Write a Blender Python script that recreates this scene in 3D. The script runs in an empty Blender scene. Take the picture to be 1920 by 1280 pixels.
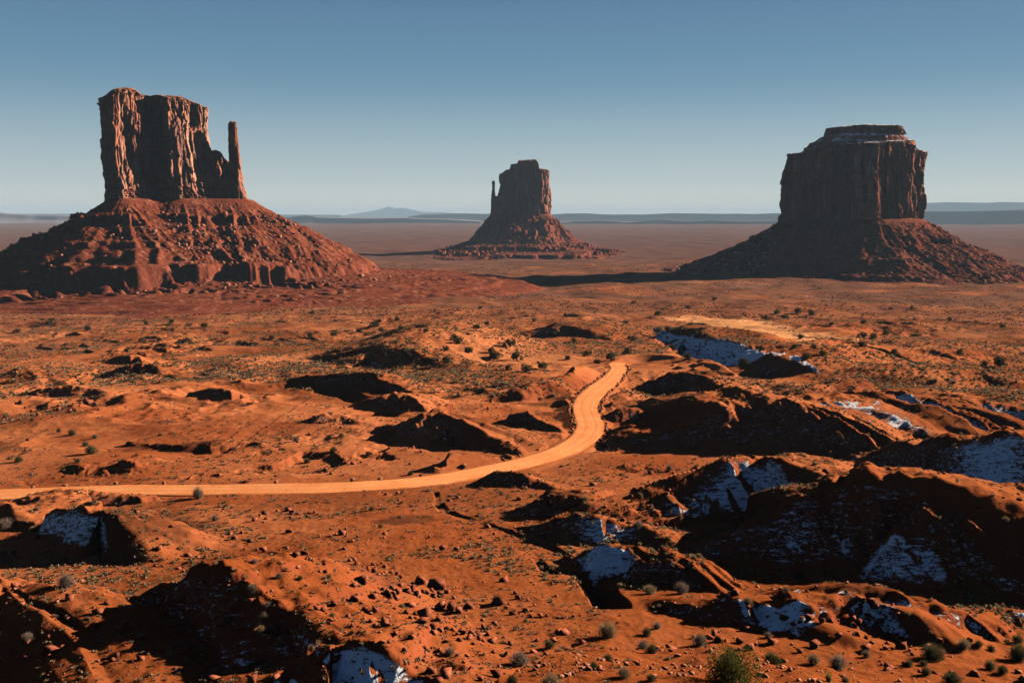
import bpy, math, random
import numpy as np
R = math.radians
random.seed(7)
rng = np.random.default_rng(11)
sc = bpy.context.scene
C = sc.collection

# ------------------------------------------------------------------ camera, sky, sun
F = 1867.0                       # focal length in photo pixels (1920 wide)
PITCH = R(7.27)
cam_d = bpy.data.cameras.new('camera')
cam_d.sensor_width = 36.0
cam_d.lens = F / 1920 * 36.0
cam_d.clip_start = 0.5
cam_d.clip_end = 250000
cam = bpy.data.objects.new('camera', cam_d)
C.objects.link(cam)
cam.location = (0, 0, 0)
cam.rotation_euler = (math.pi / 2 - PITCH, 0, 0)
sc.camera = cam

SUN_AZ = R(27)                   # sun stands to the right (+x), a little beyond the picture plane
SUN_EL = R(19)
SUN = np.array([math.cos(SUN_AZ) * math.cos(SUN_EL), math.sin(SUN_AZ) * math.cos(SUN_EL), math.sin(SUN_EL)])
w = bpy.data.worlds.new('World')
sc.world = w
w.use_nodes = True
wn = w.node_tree
wn.nodes.clear()
out = wn.nodes.new('ShaderNodeOutputWorld')
bg = wn.nodes.new('ShaderNodeBackground')
sky = wn.nodes.new('ShaderNodeTexSky')
sky.sky_type = 'NISHITA'
sky.sun_disc = False
sky.sun_elevation = SUN_EL
sky.sun_rotation = math.pi / 2 - SUN_AZ
sky.altitude = 1700
sky.air_density = 1.0
sky.dust_density = 0.3
sky.ozone_density = 1.6
bg.inputs['Strength'].default_value = 0.05
hs = wn.nodes.new('ShaderNodeHueSaturation')
hs.inputs['Saturation'].default_value = .74; hs.inputs['Value'].default_value = .34
# even out the clear winter sky: pale at the horizon, deep overhead, keeping some of the sky model's own glow toward the sun
tc = wn.nodes.new('ShaderNodeTexCoord'); sx = wn.nodes.new('ShaderNodeSeparateXYZ'); cr = wn.nodes.new('ShaderNodeValToRGB')
wn.links.new(tc.outputs['Generated'], sx.inputs[0]); wn.links.new(sx.outputs[2], cr.inputs[0])
EL = cr.color_ramp; EL.interpolation = 'CARDINAL'
for p_, c_ in ((.0, (.66, .66, .60)), (.03, (.50, .58, .59)), (.108, (.20, .345, .455)), (.20, (.086, .205, .345)), (.34, (.055, .125, .25)), (.6, (.030, .064, .16)), (1., (.018, .040, .11))):
    if p_ in (0., 1.): e_ = EL.elements[0 if p_ == 0. else len(EL.elements) - 1]
    else: e_ = EL.elements.new(p_)
    e_.color = (*c_, 1)
sc1 = wn.nodes.new('ShaderNodeVectorMath'); sc1.operation = 'SCALE'; sc1.inputs['Scale'].default_value = 3.5
wn.links.new(cr.outputs[0], sc1.inputs[0])
mx_ = wn.nodes.new('ShaderNodeMix'); mx_.data_type = 'RGBA'; mx_.inputs[0].default_value = .90
wn.links.new(sky.outputs[0], hs.inputs['Color'])
wn.links.new(hs.outputs[0], mx_.inputs[6]); wn.links.new(sc1.outputs[0], mx_.inputs[7])
wn.links.new(mx_.outputs[2], bg.inputs['Color'])
wn.links.new(bg.outputs[0], out.inputs['Surface'])

sl = bpy.data.lights.new('sun', 'SUN')
sl.energy = 5.0
sl.angle = R(0.5)
sl.color = (1.0, 0.86, 0.68)
so = bpy.data.objects.new('sun', sl)
C.objects.link(so)
from mathutils import Vector, Matrix
so.rotation_euler = Vector(tuple(SUN)).to_track_quat('Z', 'Y').to_euler()
so.location = (300, 80, 300)

sc.view_settings.view_transform = 'Standard'
sc.view_settings.look = 'None'
sc.view_settings.exposure = 2.46
sc.view_settings.gamma = 1.0
sc.view_settings.use_curve_mapping = False
sc.cycles.volume_bounces = 0
sc.cycles.max_bounces = 4
sc.cycles.diffuse_bounces = 0
sc.cycles.volume_step_rate = 10

# ------------------------------------------------------------------ numpy noise
_pr = np.random.default_rng(3)
PERM = _pr.permutation(256).astype(np.int32)
PERM = np.concatenate([PERM, PERM])
_a = _pr.uniform(0, 2 * np.pi, 256)
G2X = np.cos(_a).astype(np.float32); G2Y = np.sin(_a).astype(np.float32)
_g = _pr.normal(size=(256, 3)); _g /= np.linalg.norm(_g, axis=1)[:, None]
G3 = _g.astype(np.float32)

def fade(t): return t * t * t * (t * (t * 6 - 15) + 10)

def n2(x, y):
    x = np.asarray(x, np.float64); y = np.asarray(y, np.float64)
    fx = np.floor(x); fy = np.floor(y)
    xi = fx.astype(np.int64) & 255; yi = fy.astype(np.int64) & 255
    u = (x - fx).astype(np.float32); v = (y - fy).astype(np.float32)
    def g(dx, dy):
        i = PERM[PERM[(xi + dx) & 255] + ((yi + dy) & 255)]
        return G2X[i] * (u - dx) + G2Y[i] * (v - dy)
    fu = fade(u); fv = fade(v)
    a = g(0, 0); b = g(1, 0); a = a + fu * (b - a)
    c = g(0, 1); d = g(1, 1); c = c + fu * (d - c)
    return (a + fv * (c - a)) * 1.5

def n3(x, y, z):
    fx = np.floor(x); fy = np.floor(y); fz = np.floor(z)
    xi = fx.astype(np.int64) & 255; yi = fy.astype(np.int64) & 255; zi = fz.astype(np.int64) & 255
    u = (x - fx); v = (y - fy); s = (z - fz)
    def g(dx, dy, dz):
        i = PERM[PERM[PERM[(xi + dx) & 255] + ((yi + dy) & 255)] + ((zi + dz) & 255)]
        q = G3[i]
        return q[..., 0] * (u - dx) + q[..., 1] * (v - dy) + q[..., 2] * (s - dz)
    fu = fade(u); fv = fade(v); fs = fade(s)
    r = []
    for dz in (0, 1):
        a = g(0, 0, dz); a = a + fu * (g(1, 0, dz) - a)
        c = g(0, 1, dz); c = c + fu * (g(1, 1, dz) - c)
        r.append(a + fv * (c - a))
    return (r[0] + fs * (r[1] - r[0])) * 1.5

def fbm2(x, y, o=4, g=0.5):
    a = 1.0; r = 0; t = 0
    for k in range(o):
        r = r + a * n2(x + 17.3 * k, y - 9.1 * k); t += a; a *= g
        x, y = (x * 1.6 - y * 1.2), (x * 1.2 + y * 1.6)
    return r / t

def fbm3(x, y, z, o=4, g=0.5):
    a = 1.0; r = 0; t = 0
    for k in range(o):
        r = r + a * n3(x + 17.3 * k, y - 9.1 * k, z + 5.7 * k); t += a; a *= g
        x, y, z = (x * 1.6 - y * 1.2), (x * 1.2 + y * 1.6), z * 2
    return r / t

def ss(x, a, b):
    t = np.clip((x - a) / (b - a), 0, 1)
    return t * t * (3 - 2 * t)

# ------------------------------------------------------------------ pixel <-> place
def tang(py):                    # tangent of the dip angle of a photo row
    return np.tan(PITCH + np.arctan((np.asarray(py, float) - 640) / F))

def ray(px, py):
    px = np.asarray(px, float); py = np.asarray(py, float)
    cx = (px - 960) / F; cy = -(py - 640) / F
    cp, sp = math.cos(PITCH), math.sin(PITCH)
    return cx, cp + sp * cy, -sp + cp * cy

BASE = np.array([(0, 24), (20, 27), (40, 29.5), (65, 32.2), (85, 35.3), (130, 42.6), (180, 49.6), (240, 52.8), (300, 55.8),
                 (370, 59.5), (500, 66), (700, 75), (900, 84.5), (1100, 90), (1350, 93.5), (1800, 98), (2600, 101), (3300, 106), (4500, 110),
                 (8000, 112), (60000, 112), (200000, 112)], float)
_lr = np.log(np.maximum(BASE[:, 0], 0.5))
def base_h(rho):
    L = np.log(np.maximum(rho, 0.5))
    h = 0
    for k in (-0.08, -0.04, 0, 0.04, 0.08):
        h = h + np.interp(L + k, _lr, BASE[:, 1])
    return h / 5
_tr = np.exp(np.linspace(np.log(30), np.log(60000), 4000))
_tt = base_h(_tr) / _tr
def rho_of(t):                   # distance at which a ray of this dip meets the base surface
    return np.interp(-t, -_tt, _tr)
def az_of(px, py):
    x, y, z = ray(px, py)
    return np.arctan2(x, y)
def dip(px, py):
    x, y, z = ray(px, py)
    return -z / np.hypot(x, y)
def ground_at(px, py):
    r = rho_of(dip(px, py)); a = az_of(px, py)
    return r * np.sin(a), r * np.cos(a)

# ------------------------------------------------------------------ terrain features
def dist_poly(x, y, P):
    """distance to polyline, arc parameter (index units), sign (+ = left of travel)"""
    best = np.full(x.shape, 1e9); par = np.zeros(x.shape); sg = np.ones(x.shape); pc = np.zeros(x.shape)
    for i in range(len(P) - 1):
        ax, ay = P[i]; bx, by = P[i + 1]
        dx, dy = bx - ax, by - ay
        L2 = dx * dx + dy * dy + 1e-9
        t = np.clip(((x - ax) * dx + (y - ay) * dy) / L2, 0, 1)
        ex = x - ax - t * dx; ey = y - ay - t * dy
        d = np.hypot(ex, ey)
        m = d < best - 1e-4
        cr = dx * (y - ay) - dy * (x - ax); ac = np.abs(cr) / math.sqrt(L2)
        ms = m | ((np.abs(d - best) <= 1e-4) & (ac > pc))      # at a shared corner the more side-on segment decides the side
        best = np.where(m, d, best); par = np.where(m, i + t, par)
        sg = np.where(ms, np.sign(cr), sg); pc = np.where(ms, ac, pc)
    return best, par, sg

# ridge: list of (px, crest row, foot row) from one end to the other with the steep face toward the camera / away from the sun
# options: slope of the face, back width factor, snow amount
RIDGES = [
 # name, points, slope, backfactor, snow
 ('A1', [(1225,812,845),(1300,785,850),(1375,752,855),(1440,738,858),(1510,744,850),(1570,752,838)], .62, 2.0, .35),
 ('A2', [(1560,772,836),(1620,745,836),(1665,730,832),(1715,741,826),(1760,752,818)], .60, 2.0, 1.0),
 ('A3', [(1740,752,815),(1800,736,812),(1850,742,808),(1920,762,806),(1990,770,806)], .60, 2.0, .8),
 ('C',  [(1250,905,922),(1310,880,950),(1385,858,988),(1460,858,965),(1530,860,935),(1590,862,900)], .55, 1.6, .9),
 ('D',  [(1320,1020,1045),(1400,985,1062),(1480,945,1075),(1560,912,1080),(1620,893,1090),(1700,880,1100)], .62, .8, .04),
 ('E',  [(1560,868,900),(1640,842,925),(1730,822,950),(1830,818,985),(1920,812,1000),(2000,812,1000)], .62, 1.6, .4),
 ('E2', [(1640,1040,1090),(1720,985,1120),(1800,960,1130),(1880,930,1120),(1960,915,1110)], .62, 1.0, .85),
 ('e3', [(1590,925,942),(1625,905,950),(1660,925,945)], .6, 1.6, 0),
 ('e4', [(1720,915,930),(1770,892,935),(1810,902,925)], .6, 1.6, 0),
 ('e5', [(1690,955,968),(1730,940,968),(1765,950,965)], .6, 1.6, 0),
 ('I',  [(905,890,905),(940,882,922),(975,890,930),(1010,905,932)], .6, 1.5, .1),
 ('J',  [(960,958,968),(1010,940,975),(1060,922,978),(1100,920,965)], .6, 1.5, .15),
 ('K',  [(990,985,1000),(1060,965,1015),(1120,962,1030),(1190,985,1030)], .55, 1.3, .12),
 ('K2', [(1040,1040,1062),(1100,1025,1082),(1160,1022,1090),(1200,1030,1080)], .5, 1.0, .8),
 ('L',  [(1150,1065,1085),(1220,1038,1108),(1290,1035,1105),(1360,1068,1085)], .6, 1.6, .05),
 ('M',  [(-60,952,985),(20,938,985),(80,922,975),(150,907,950),(230,934,948)], .5, 1.5, .05),
 ('N',  [(110,965,1010),(160,946,1045),(215,955,1030),(240,985,1005)], .55, 1.5, .85),
 ('O',  [(-80,1085,1230),(0,1080,1225),(60,1076,1205),(115,1092,1180),(130,1130,1150)], .62, 1.8, .9),
 ('P',  [(215,1125,1165),(290,1090,1205),(370,1062,1240),(430,1052,1265),(490,1085,1275),(550,1135,1280)], .5, 1.6, .6),
 ('P2', [(380,1225,1250),(450,1195,1275),(520,1170,1285),(580,1195,1280)], .4, 1.6, .8),
 ('Q',  [(560,1260,1330),(630,1215,1330),(680,1198,1340),(740,1225,1340),(790,1262,1330)], .62, 1.8, 1.0),
 ('q2', [(770,1262,1300),(850,1240,1320),(920,1262,1310)], .6, 1.4, .15),
 ('R',  [(725,800,810),(770,782,824),(805,771,832),(850,777,832),(920,798,814)], .58, 1.8, .5),
 ('R2', [(815,850,868),(845,832,892),(880,838,880)], .55, 1.5, .6),
 ('S',  [(540,712,720),(590,700,724),(650,698,728),(720,712,738),(785,732,748)], .6, 1.5, .05),
 ('S2', [(690,745,765),(740,735,768),(790,735,762)], .6, 1.5, .15),
 ('T',  [(220,690,702),(265,680,705),(300,683,702),(345,680,690)], .6, 1.8, 0),
 ('T2', [(370,735,745),(400,728,750),(440,738,746)], .55, 1.5, .5),
 ('U',  [(5,714,722),(55,692,716),(95,694,712)], .6, 1.8, 0),
 ('u2', [(180,672,680),(230,662,682),(280,668,678)], .4, 2, 0),
 ('V',  [(935,772,790),(985,768,808),(1040,785,812),(1068,800,815)], .5, 1.4, .75),
 ('W',  [(940,742,752),(1000,722,748),(1060,700,730),(1118,682,708)], .55, 1.2, .7),
 ('X',  [(1116,770,787),(1145,758,792),(1190,760,792),(1228,775,790)], .55, 1.6, .08),
 ('X2', [(1130,802,815),(1190,792,828),(1240,800,826)], .5, 1.5, .1),
 ('X3', [(1228,706,728),(1262,694,735),(1310,694,730),(1360,706,722)], .45, 2.0, .3),
 ('Y',  [(1235,614,622),(1285,612,640),(1345,630,664),(1410,652,686),(1480,672,700),(1530,692,708)], .20, 3.0, 1.0),
 ('Y2', [(1480,738,750),(1540,716,745),(1590,706,735),(1625,712,728)], .5, 2.0, .75),
 ('z1', [(1440,668,705),(1520,650,690),(1600,640,680)], .22, 2.0, .35),
 ('Z',  [(700,668,690),(750,642,690),(810,615,672),(850,602,650)], .25, 1.5, .8),
 ('G1', [(1290,1130,1165),(1350,1115,1180),(1385,1122,1178)], .6, 1.5, .7),
 ('G2', [(1400,1135,1180),(1460,1118,1195),(1540,1112,1198),(1610,1118,1195)], .5, 1.2, .95),
 ('G3', [(1640,1105,1195),(1720,1128,1205),(1800,1150,1205),(1880,1150,1195),(1960,1155,1195)], .5, 1.0, .75),
 ('b1', [(260,828,836),(360,826,852),(470,830,840)], .30, 1.5, 0),
 ('b2', [(195,872,882),(230,866,886),(290,872,882)], .4, 1.5, 0),
 ('b3', [(30,735,742),(90,722,746),(160,728,744)], .25, 2.0, 0),
 ('b4', [(560,788,796),(610,776,800),(660,782,796)], .35, 2.0, .1),
 ('b5', [(1660,664,672),(1740,655,676),(1830,652,670)], .25, 2.0, .1),
 ('b6', [(1600,705,716),(1700,690,716),(1800,688,712)], .2, 2.5, 0),
 ('b7', [(1010,620,628),(1060,606,632),(1120,598,622)], .25, 2.0, .2),
]
def catmull(P, n=12):
    P = np.asarray(P, float); Q = np.vstack([2 * P[0] - P[1], P, 2 * P[-1] - P[-2]]); o = []
    for i in range(1, len(Q) - 2):
        for t in np.linspace(0, 1, n, endpoint=False):
            o.append(0.5 * (2 * Q[i] + (Q[i + 1] - Q[i - 1]) * t + (2 * Q[i - 1] - 5 * Q[i] + 4 * Q[i + 1] - Q[i + 2]) * t * t + (3 * Q[i] - Q[i - 1] - 3 * Q[i + 1] + Q[i + 2]) * t ** 3))
    o.append(P[-1]); return np.array(o)
RD = []
BACK = {'A1': 3., 'A2': 3., 'A3': 3., 'C': 3.5, 'D': 4.5, 'E': 3., 'E2': 4, 'I': 3, 'J': 3, 'K': 3, 'K2': 3, 'L': 2.5, 'M': 3, 'N': 4, 'O': 3.2, 'P': 3.6, 'P2': 3, 'Q': 3, 'R': 3, 'S': 4, 'Y': 1.7, 'G1': 4, 'G2': 3.5, 'G3': 4, 'Z': 2.5, 'e3': 1, 'e4': 1, 'e5': 1, 'b1': 1.6}
for name, pts, sl_, bf, sn in RIDGES:
    P = []; E = []; W = []
    sl_ = max(sl_ * 1.3, .82) if sl_ >= .4 else sl_ * 1.4
    for (px, yc, yf) in pts:
        df = rho_of(dip(px, yf)); hf = -base_h(df)
        tc = dip(px, yc)
        dc = (-hf * 1.0 + df * sl_ * 0 + 0) * 0
        # crest on the crest ray, above the foot by the face's slope: -dc*tc = hf + sl*(dc-df)
        dc = (-hf + sl_ * df) / (sl_ + tc)
        zc = -dc * tc
        a = float(az_of(px, yc))
        P.append((dc * math.sin(a), dc * math.cos(a)))
        E.append(float(zc + base_h(dc)))
        W.append(float(dc - df))
    P = np.array(P, float)
    # perpendicular width from the along-ray width
    Wp = []
    for i in range(len(P)):
        a = P[max(0, i - 1)]; b = P[min(len(P) - 1, i + 1)]
        d = (b - a) / (np.linalg.norm(b - a) + 1e-9)
        r_ = P[i] / np.linalg.norm(P[i])
        Wp.append(W[i] * max(.6 if name == 'Y' else .45, abs(d[0] * r_[1] - d[1] * r_[0])))
    k_ = np.arange(len(P)); kf = np.linspace(0, len(P) - 1, (len(P) - 1) * 3 + 1)
    P3 = catmull(P, 3)
    E3 = np.interp(kf, k_, E); W3 = np.interp(kf, k_, Wp)
    E3[1:-1] = (E3[:-2] + 2 * E3[1:-1] + E3[2:]) / 4; W3[1:-1] = (W3[:-2] + 2 * W3[1:-1] + W3[2:]) / 4
    RD.append((name, P3, E3, W3, bf, sn))

# bright bare sand apron, plan polygon by its centre line (px,py,half width m)
ROAD_PX = [(-260,935),(-120,933),(0,931),(120,926),(250,923),(380,922),(500,920),(600,918),(700,913),(800,905),(880,893),(950,879),(1010,864),(1060,846),
           (1092,826),(1106,806),(1102,786),(1096,768),(1104,748),(1124,730),(1142,715),(1154,702),(1160,692),(1156,684)]
rp = np.array([ground_at(px, py) for px, py in ROAD_PX], float)
# the road bends away to the side behind the rise after its last visible point
e = rp[-1]
rp = np.vstack([rp, [e + np.array([7, 14.]), e + np.array([18, 26.])]])
road = catmull(rp, 10)
seg = np.r_[0, np.cumsum(np.linalg.norm(np.diff(road, axis=0), axis=1))]
s_new = np.arange(0, seg[-1], 3.0)
road = np.c_[np.interp(s_new, seg, road[:, 0]), np.interp(s_new, seg, road[:, 1])]
road_z = -base_h(np.hypot(road[:, 0], road[:, 1])) + 0.5
for _ in range(30):
    road_z[1:-1] = (road_z[:-2] + 2 * road_z[1:-1] + road_z[2:]) / 4
_ie = int(np.argmin(np.hypot(road[:, 0] - e[0], road[:, 1] - e[1])))
road_z[_ie + 2:] -= np.minimum(.6 * np.arange(1, len(road) - _ie - 1), 4.)      # it tips down behind the rise
HALF = 3.6
def road_half(i):
    return HALF * np.interp(i, [0, len(road) * .55, len(road) * .7, len(road) * .8, len(road)], [1.0, 1.0, 1.2, .95, .9])

GULLIES = [
 ([(1240,626),(1290,650),(1340,676),(1400,698),(1465,712)], 5.0, 13.0),  # (px,py) list, depth, width m
 ([(1070,1080),(1095,1090),(1120,1105),(1140,1130),(1150,1150)], 2.6, 1.8),
 ([(835,925),(850,945),(880,965),(905,975)], .5, .7),
 ([(1000,1010),(1030,1040),(1060,1062),(1085,1082)], .6, .8),
 ([(905,975),(960,1000),(1010,1030),(1060,1055)], .35, .8),
 ([(560,722),(640,742),(700,752),(760,756),(800,745)], 4.0, 5.0),
 ([(630,780),(700,772),(750,775)], 3.0, 4.0),
 ([(455,1040),(560,1055),(640,1085)], .4, .8),
 ([(0,1190),(60,1225),(110,1240),(140,1262)], .3, .5),
 ([(975,1050),(1000,1075),(1035,1085)], .6, .7),
 ([(1480,690),(1600,672),(1750,690),(1920,705)], 3.0, 5.0),
]
GD = [(np.array([ground_at(a, b) for a, b in p], float), d, wd) for p, d, wd in GULLIES]

def local(x, y, P, pad):
    return np.where((x > P[:, 0].min() - pad) & (x < P[:, 0].max() + pad) & (y > P[:, 1].min() - pad) & (y < P[:, 1].max() + pad))[0]

def height(x, y, want_snow=False):
    """x, y flat arrays -> z (and snow weight)"""
    x = np.asarray(x, float).ravel(); y = np.asarray(y, float).ravel()
    rho = np.hypot(x, y); az = np.arctan2(x, y)
    base = -base_h(rho)
    e = np.zeros_like(x); snow = np.zeros_like(x); face = np.zeros_like(x)
    wx = x + 5 * n2(x / 31, y / 31 + 7) + 1.6 * n2(x / 9 + 3, y / 9)
    wy = y + 5 * n2(x / 31 + 40, y / 31) + 1.6 * n2(x / 9, y / 9 + 11)
    near = ss(rho, 60, 220)
    wx = x + (wx - x) * (.25 + .75 * near); wy = y + (wy - y) * (.25 + .75 * near)
    for name, P, E, W, bf, sn in RD:
        bf = bf * BACK.get(name, 2.2)
        pad = max(W.max() * max(1.0, bf) * 1.7, 10) + 14
        ix = local(x, y, P, pad)
        if len(ix) == 0: continue
        X = wx[ix]; Y = wy[ix]
        d, par, sg = dist_poly(X, Y, P)
        k = np.arange(len(P))
        ec = np.interp(par, k, E); wf = np.interp(par, k, W)
        ec = ec * (1 + .14 * n2(par * .6 + P[0, 0], par * 0 + 2.37) )
        # blend face and back around the ends
        sgs = sg
        wm = wf.mean(); n_ = n2(X / max(wm * .5, 1.5), Y / max(wm * .5, 1.5)); nb = n2(X / (wm * 2 + 4) + 7, Y / (wm * 2 + 4))
        k0 = np.clip(np.floor(par).astype(int), 0, len(P) - 2); tt = par - k0
        nx = X - (P[k0, 0] + (P[k0 + 1, 0] - P[k0, 0]) * tt); ny = Y - (P[k0, 1] + (P[k0 + 1, 1] - P[k0, 1]) * tt)
        cs = (nx * SUN[0] + ny * SUN[1]) / (np.hypot(nx, ny) + .01) / math.cos(SUN_EL)
        sx_ = P[k0 + 1, 0] - P[k0, 0]; sy_ = P[k0 + 1, 1] - P[k0, 1]
        tb = (-sy_ * nx + sx_ * ny) / (np.hypot(sx_, sy_) * np.hypot(nx, ny) + 1e-3)
        bk = np.maximum(ss(tb, -.7, .7), ss(cs, -.30, .35))
        width = wf * (1 + (bf - 1) * bk)
        sgs = np.where(bk > .5, 1., -1.)
        d = np.maximum(d + wm * .20 * n_ * ss(d, 0, wm * .6) + .12 * d * nb * (sg > 0) * ss(d, 0, wm), 0)
        u = d / np.maximum(width, 1e-3)
        r0 = .10
        u2 = np.sqrt(u * u + r0 * r0) - r0
        prof = np.clip(1 - u2 / 1.12, 0, 1)
        prof = (prof * .82 + .18 * prof * prof) * (1 - bk) + prof * prof * (3 - 2 * prof) * bk
        # erosion rills down the face
        rill = np.abs(n2(par * 1.7 + 3 * n_, d / (wf.mean() * 2.0) + 5))
        er = ec * prof
        er = er - ec * .02 * (1 - np.clip(rill * 2.5, 0, 1)) * prof * (1 - prof) * 3 * (sgs < 0)
        kk = np.maximum(.10 * ec.mean(), .15)
        a = e[ix]
        h = np.clip(.5 + .5 * (er - a) / kk, 0, 1)
        e[ix] = a * (1 - h) + er * h + kk * h * (1 - h)
        face[ix] = np.maximum(face[ix], np.where(sgs < 0, ss(1.25 - u, 0, .3), ss(.5 - u, 0, .5) * .7) * h)
        if want_snow and sn > 0:
            s_ = np.maximum(sn * ss(n2(X / 11 + 5, Y / 11) + .5 * n2(X / 4, Y / 4 + 3) + .9 * (sn - .55), -.42, .20), .58) * (1 - ss(bk, .2, .8)) * ss(1.2 - u, 0, .4) * ss(u, .02, .2)
            snow[ix] = np.maximum(snow[ix], s_)
    z = base + e
    for P, dp, wd in GD:
        ix = local(x, y, P, wd * 4)
        if len(ix) == 0: continue
        d, par, sg = dist_poly(wx[ix], wy[ix], P)
        ends = ss(par, 0, .5) * ss(len(P) - 1 - par, 0, .5)
        z[ix] -= dp * (1 - ss(d, wd * .35, wd)) * ends
    # natural roughness, growing with its wavelength and fading in with distance
    def band(lam, amp, r0, r1, ridged=False, f0=None, f1=None):
        m = (rho > r0)
        if f1 is not None: m &= rho < f1
        ix = np.where(m)[0]
        if len(ix) == 0: return
        wgt = ss(rho[ix], r0, r1)
        if f1 is not None: wgt = wgt * (1 - ss(rho[ix], f0, f1))
        c, s = math.cos(lam), math.sin(lam)
        X = (x[ix] * c - y[ix] * s) / lam; Y = (x[ix] * s + y[ix] * c) / lam
        n = n2(X, Y)
        if ridged: n = .35 - np.abs(n) * 1.6
        z[ix] += amp * n * wgt
    ix = np.where((face > 0) & (rho < 500))[0]
    if len(ix):
        X_, Y_, Zf = x[ix], y[ix], z[ix]
        fr_ = .8 * (.3 - np.abs(n2(X_ / 8 + 3, Y_ / 8)) * 1.5) * ss(e[ix], 2, 6) + .6 * (.3 - np.abs(n2(X_ / 3.8, Y_ / 3.8)) * 1.5) + .28 * n2(X_ / 1.9, Y_ / 1.9 + 5) + .16 * n2(X_ / .9, Y_ / .9)
        stp_ = Zf / 1.1 + .6 * n2(X_ / 7, Y_ / 7); fr_ += .35 * (ss(stp_ - np.floor(stp_), .3, .7) - (stp_ - np.floor(stp_))) * ss(n2(X_ / 12, Y_ / 12 + 9), -.1, .3)
        z[ix] += fr_ * face[ix] * np.clip(e[ix] / 3, 0, 1)
    rough_ = ss(n2(x / 70 + 3, y / 70), -.05, .3) * ss(rho, 150, 240) * (1 - ss(rho, 650, 1000)) * (1 - np.clip(e / 2, 0, .8))
    ix = np.where(rough_ > .01)[0]
    X_, Y_ = wx[ix], wy[ix]
    z[ix] += rough_[ix] * (1.9 * (.30 - np.abs(n2(X_ / 19, Y_ / 19)) * 1.5) + .9 * n2(X_ / 8, Y_ / 8 + 2) + .5 * (.3 - np.abs(n2(X_ / 4, Y_ / 4))))
    band(900, 7.0, 1300, 2600)
    band(420, 3.0, 700, 1500)
    band(170, 3.2, 330, 700)
    band(75, 2.2, 200, 420)
    band(60, 1.6, 200, 500, True, 1400, 2500)
    band(34, 1.1, 90, 260, False, 2500, 4000)
    band(22, .6, 90, 260, True, 1500, 2500)
    band(13, .28, 50, 150, False, 1200, 2000)
    band(6.5, .15, 25, 90, True, 800, 1400)
    band(3.1, .08, 15, 60, False, 400, 700)
    band(1.45, .06, 5, 30, True, 200, 380)
    band(.62, .025, 2, 15, False, 90, 160)
    # low rock ledges: soften the ground into steps in places
    led = ss(n2(x / 120 + 9, y / 120), .12, .4) * ss(rho, 60, 140) * (1 - ss(rho, 900, 1500)) * (1 - ss(e, .5, 2.5))
    st = 1.3
    q = z / st + .25 * n2(x / 25, y / 25)
    zq = (np.floor(q) + ss(q - np.floor(q), .35, .65)) * st - .25 * st * n2(x / 25, y / 25)
    z = z + (zq - z) * led * .8
    # the rocky rim the camera looks over, close by on the right of the view
    edge = np.interp(az, [R(-60), R(-14), R(-4), R(3), R(7), R(14), R(30), R(60)], [10, 14, 22, 36, 42.5, 43.5, 46, 50]) + 2.0 * n2(x / 5, y / 5) + .7 * n2(x / 1.6, y / 1.6)
    pz = -(3.6 + .364 * rho) + .35 * n2(x / 7, y / 7 + 3) + .16 * n2(x / 2.4, y / 2.4) + .06 * n2(x / .8, y / .8) + .02 * n2(x / .3, y / .3)
    stp = .45; qq = pz / stp + .5 * n2(x / 9 + 4, y / 9); 
    pq = (np.floor(qq) + ss(qq - np.floor(qq), .3, .7) - .5 * n2(x / 9 + 4, y / 9)) * stp
    pz = pz + (pq - pz) * .5 * ss(n2(x / 6, y / 6 + 21) + ss(rho, edge - 9, edge) * .8, .1, .5)
    pz = np.where(rho > edge, pz - (rho - edge) * 1.1 - .6 * ss(rho - edge, 0, .5), pz)
    h = np.clip(.5 + .5 * (pz - z) / .5, 0, 1)
    snow = snow * (1 - h)
    z = np.where(rho < 90, z * (1 - h) + pz * h + .5 * h * (1 - h), z)
    # cut the road bed into the slope
    ix = local(x, y, road, 40)
    if len(ix):
        d, par, sg = dist_poly(x[ix], y[ix], road[::3] if False else road)
        k = np.arange(len(road))
        rz = np.interp(par, k, road_z); hw = road_half(par)
        zz = z[ix]
        side = np.clip((d - hw - .8), 0, None)
        lim_lo = rz - .35 * side - .10 - .12 * ss(d, hw * .8, hw + .6)
        lim_hi = rz - .10 + .50 * side - .12 * ss(d, hw * .8, hw + .6) * (1 - ss(side, 0, 1.0))
        z[ix] = np.clip(zz, lim_lo, lim_hi)
        snow[ix] *= ss(d, hw + 1, hw + 4)
    if want_snow: return z, snow
    return z

# ------------------------------------------------------------------ mesh + material helpers
def mesh_obj(name, V, Fq, mat, parent=None, smooth=True, tris=None):
    me = bpy.data.meshes.new(name)
    V = np.ascontiguousarray(V, np.float32)
    Fq = np.ascontiguousarray(Fq, np.int32)
    k = Fq.shape[1]
    me.vertices.add(len(V)); me.vertices.foreach_set('co', V.ravel())
    me.loops.add(Fq.size); me.loops.foreach_set('vertex_index', Fq.ravel())
    me.polygons.add(len(Fq))
    me.polygons.foreach_set('loop_start', np.arange(0, Fq.size, k, dtype=np.int32))
    me.polygons.foreach_set('loop_total', np.full(len(Fq), k, np.int32))
    me.update(calc_edges=True)
    if smooth: me.polygons.foreach_set('use_smooth', np.ones(len(Fq), bool))
    me.materials.append(mat)
    o = bpy.data.objects.new(name, me)
    C.objects.link(o)
    if parent is not None: o.parent = parent
    return o

def grid_faces(nr, nc, wrap=False):
    i = np.arange(nr - 1)[:, None]; j = np.arange(nc if wrap else nc - 1)[None, :]
    a = i * nc + j; b = i * nc + (j + 1) % nc; c = (i + 1) * nc + (j + 1) % nc; d = (i + 1) * nc + j
    return np.stack([a, b, c, d], -1).reshape(-1, 4)

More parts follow.
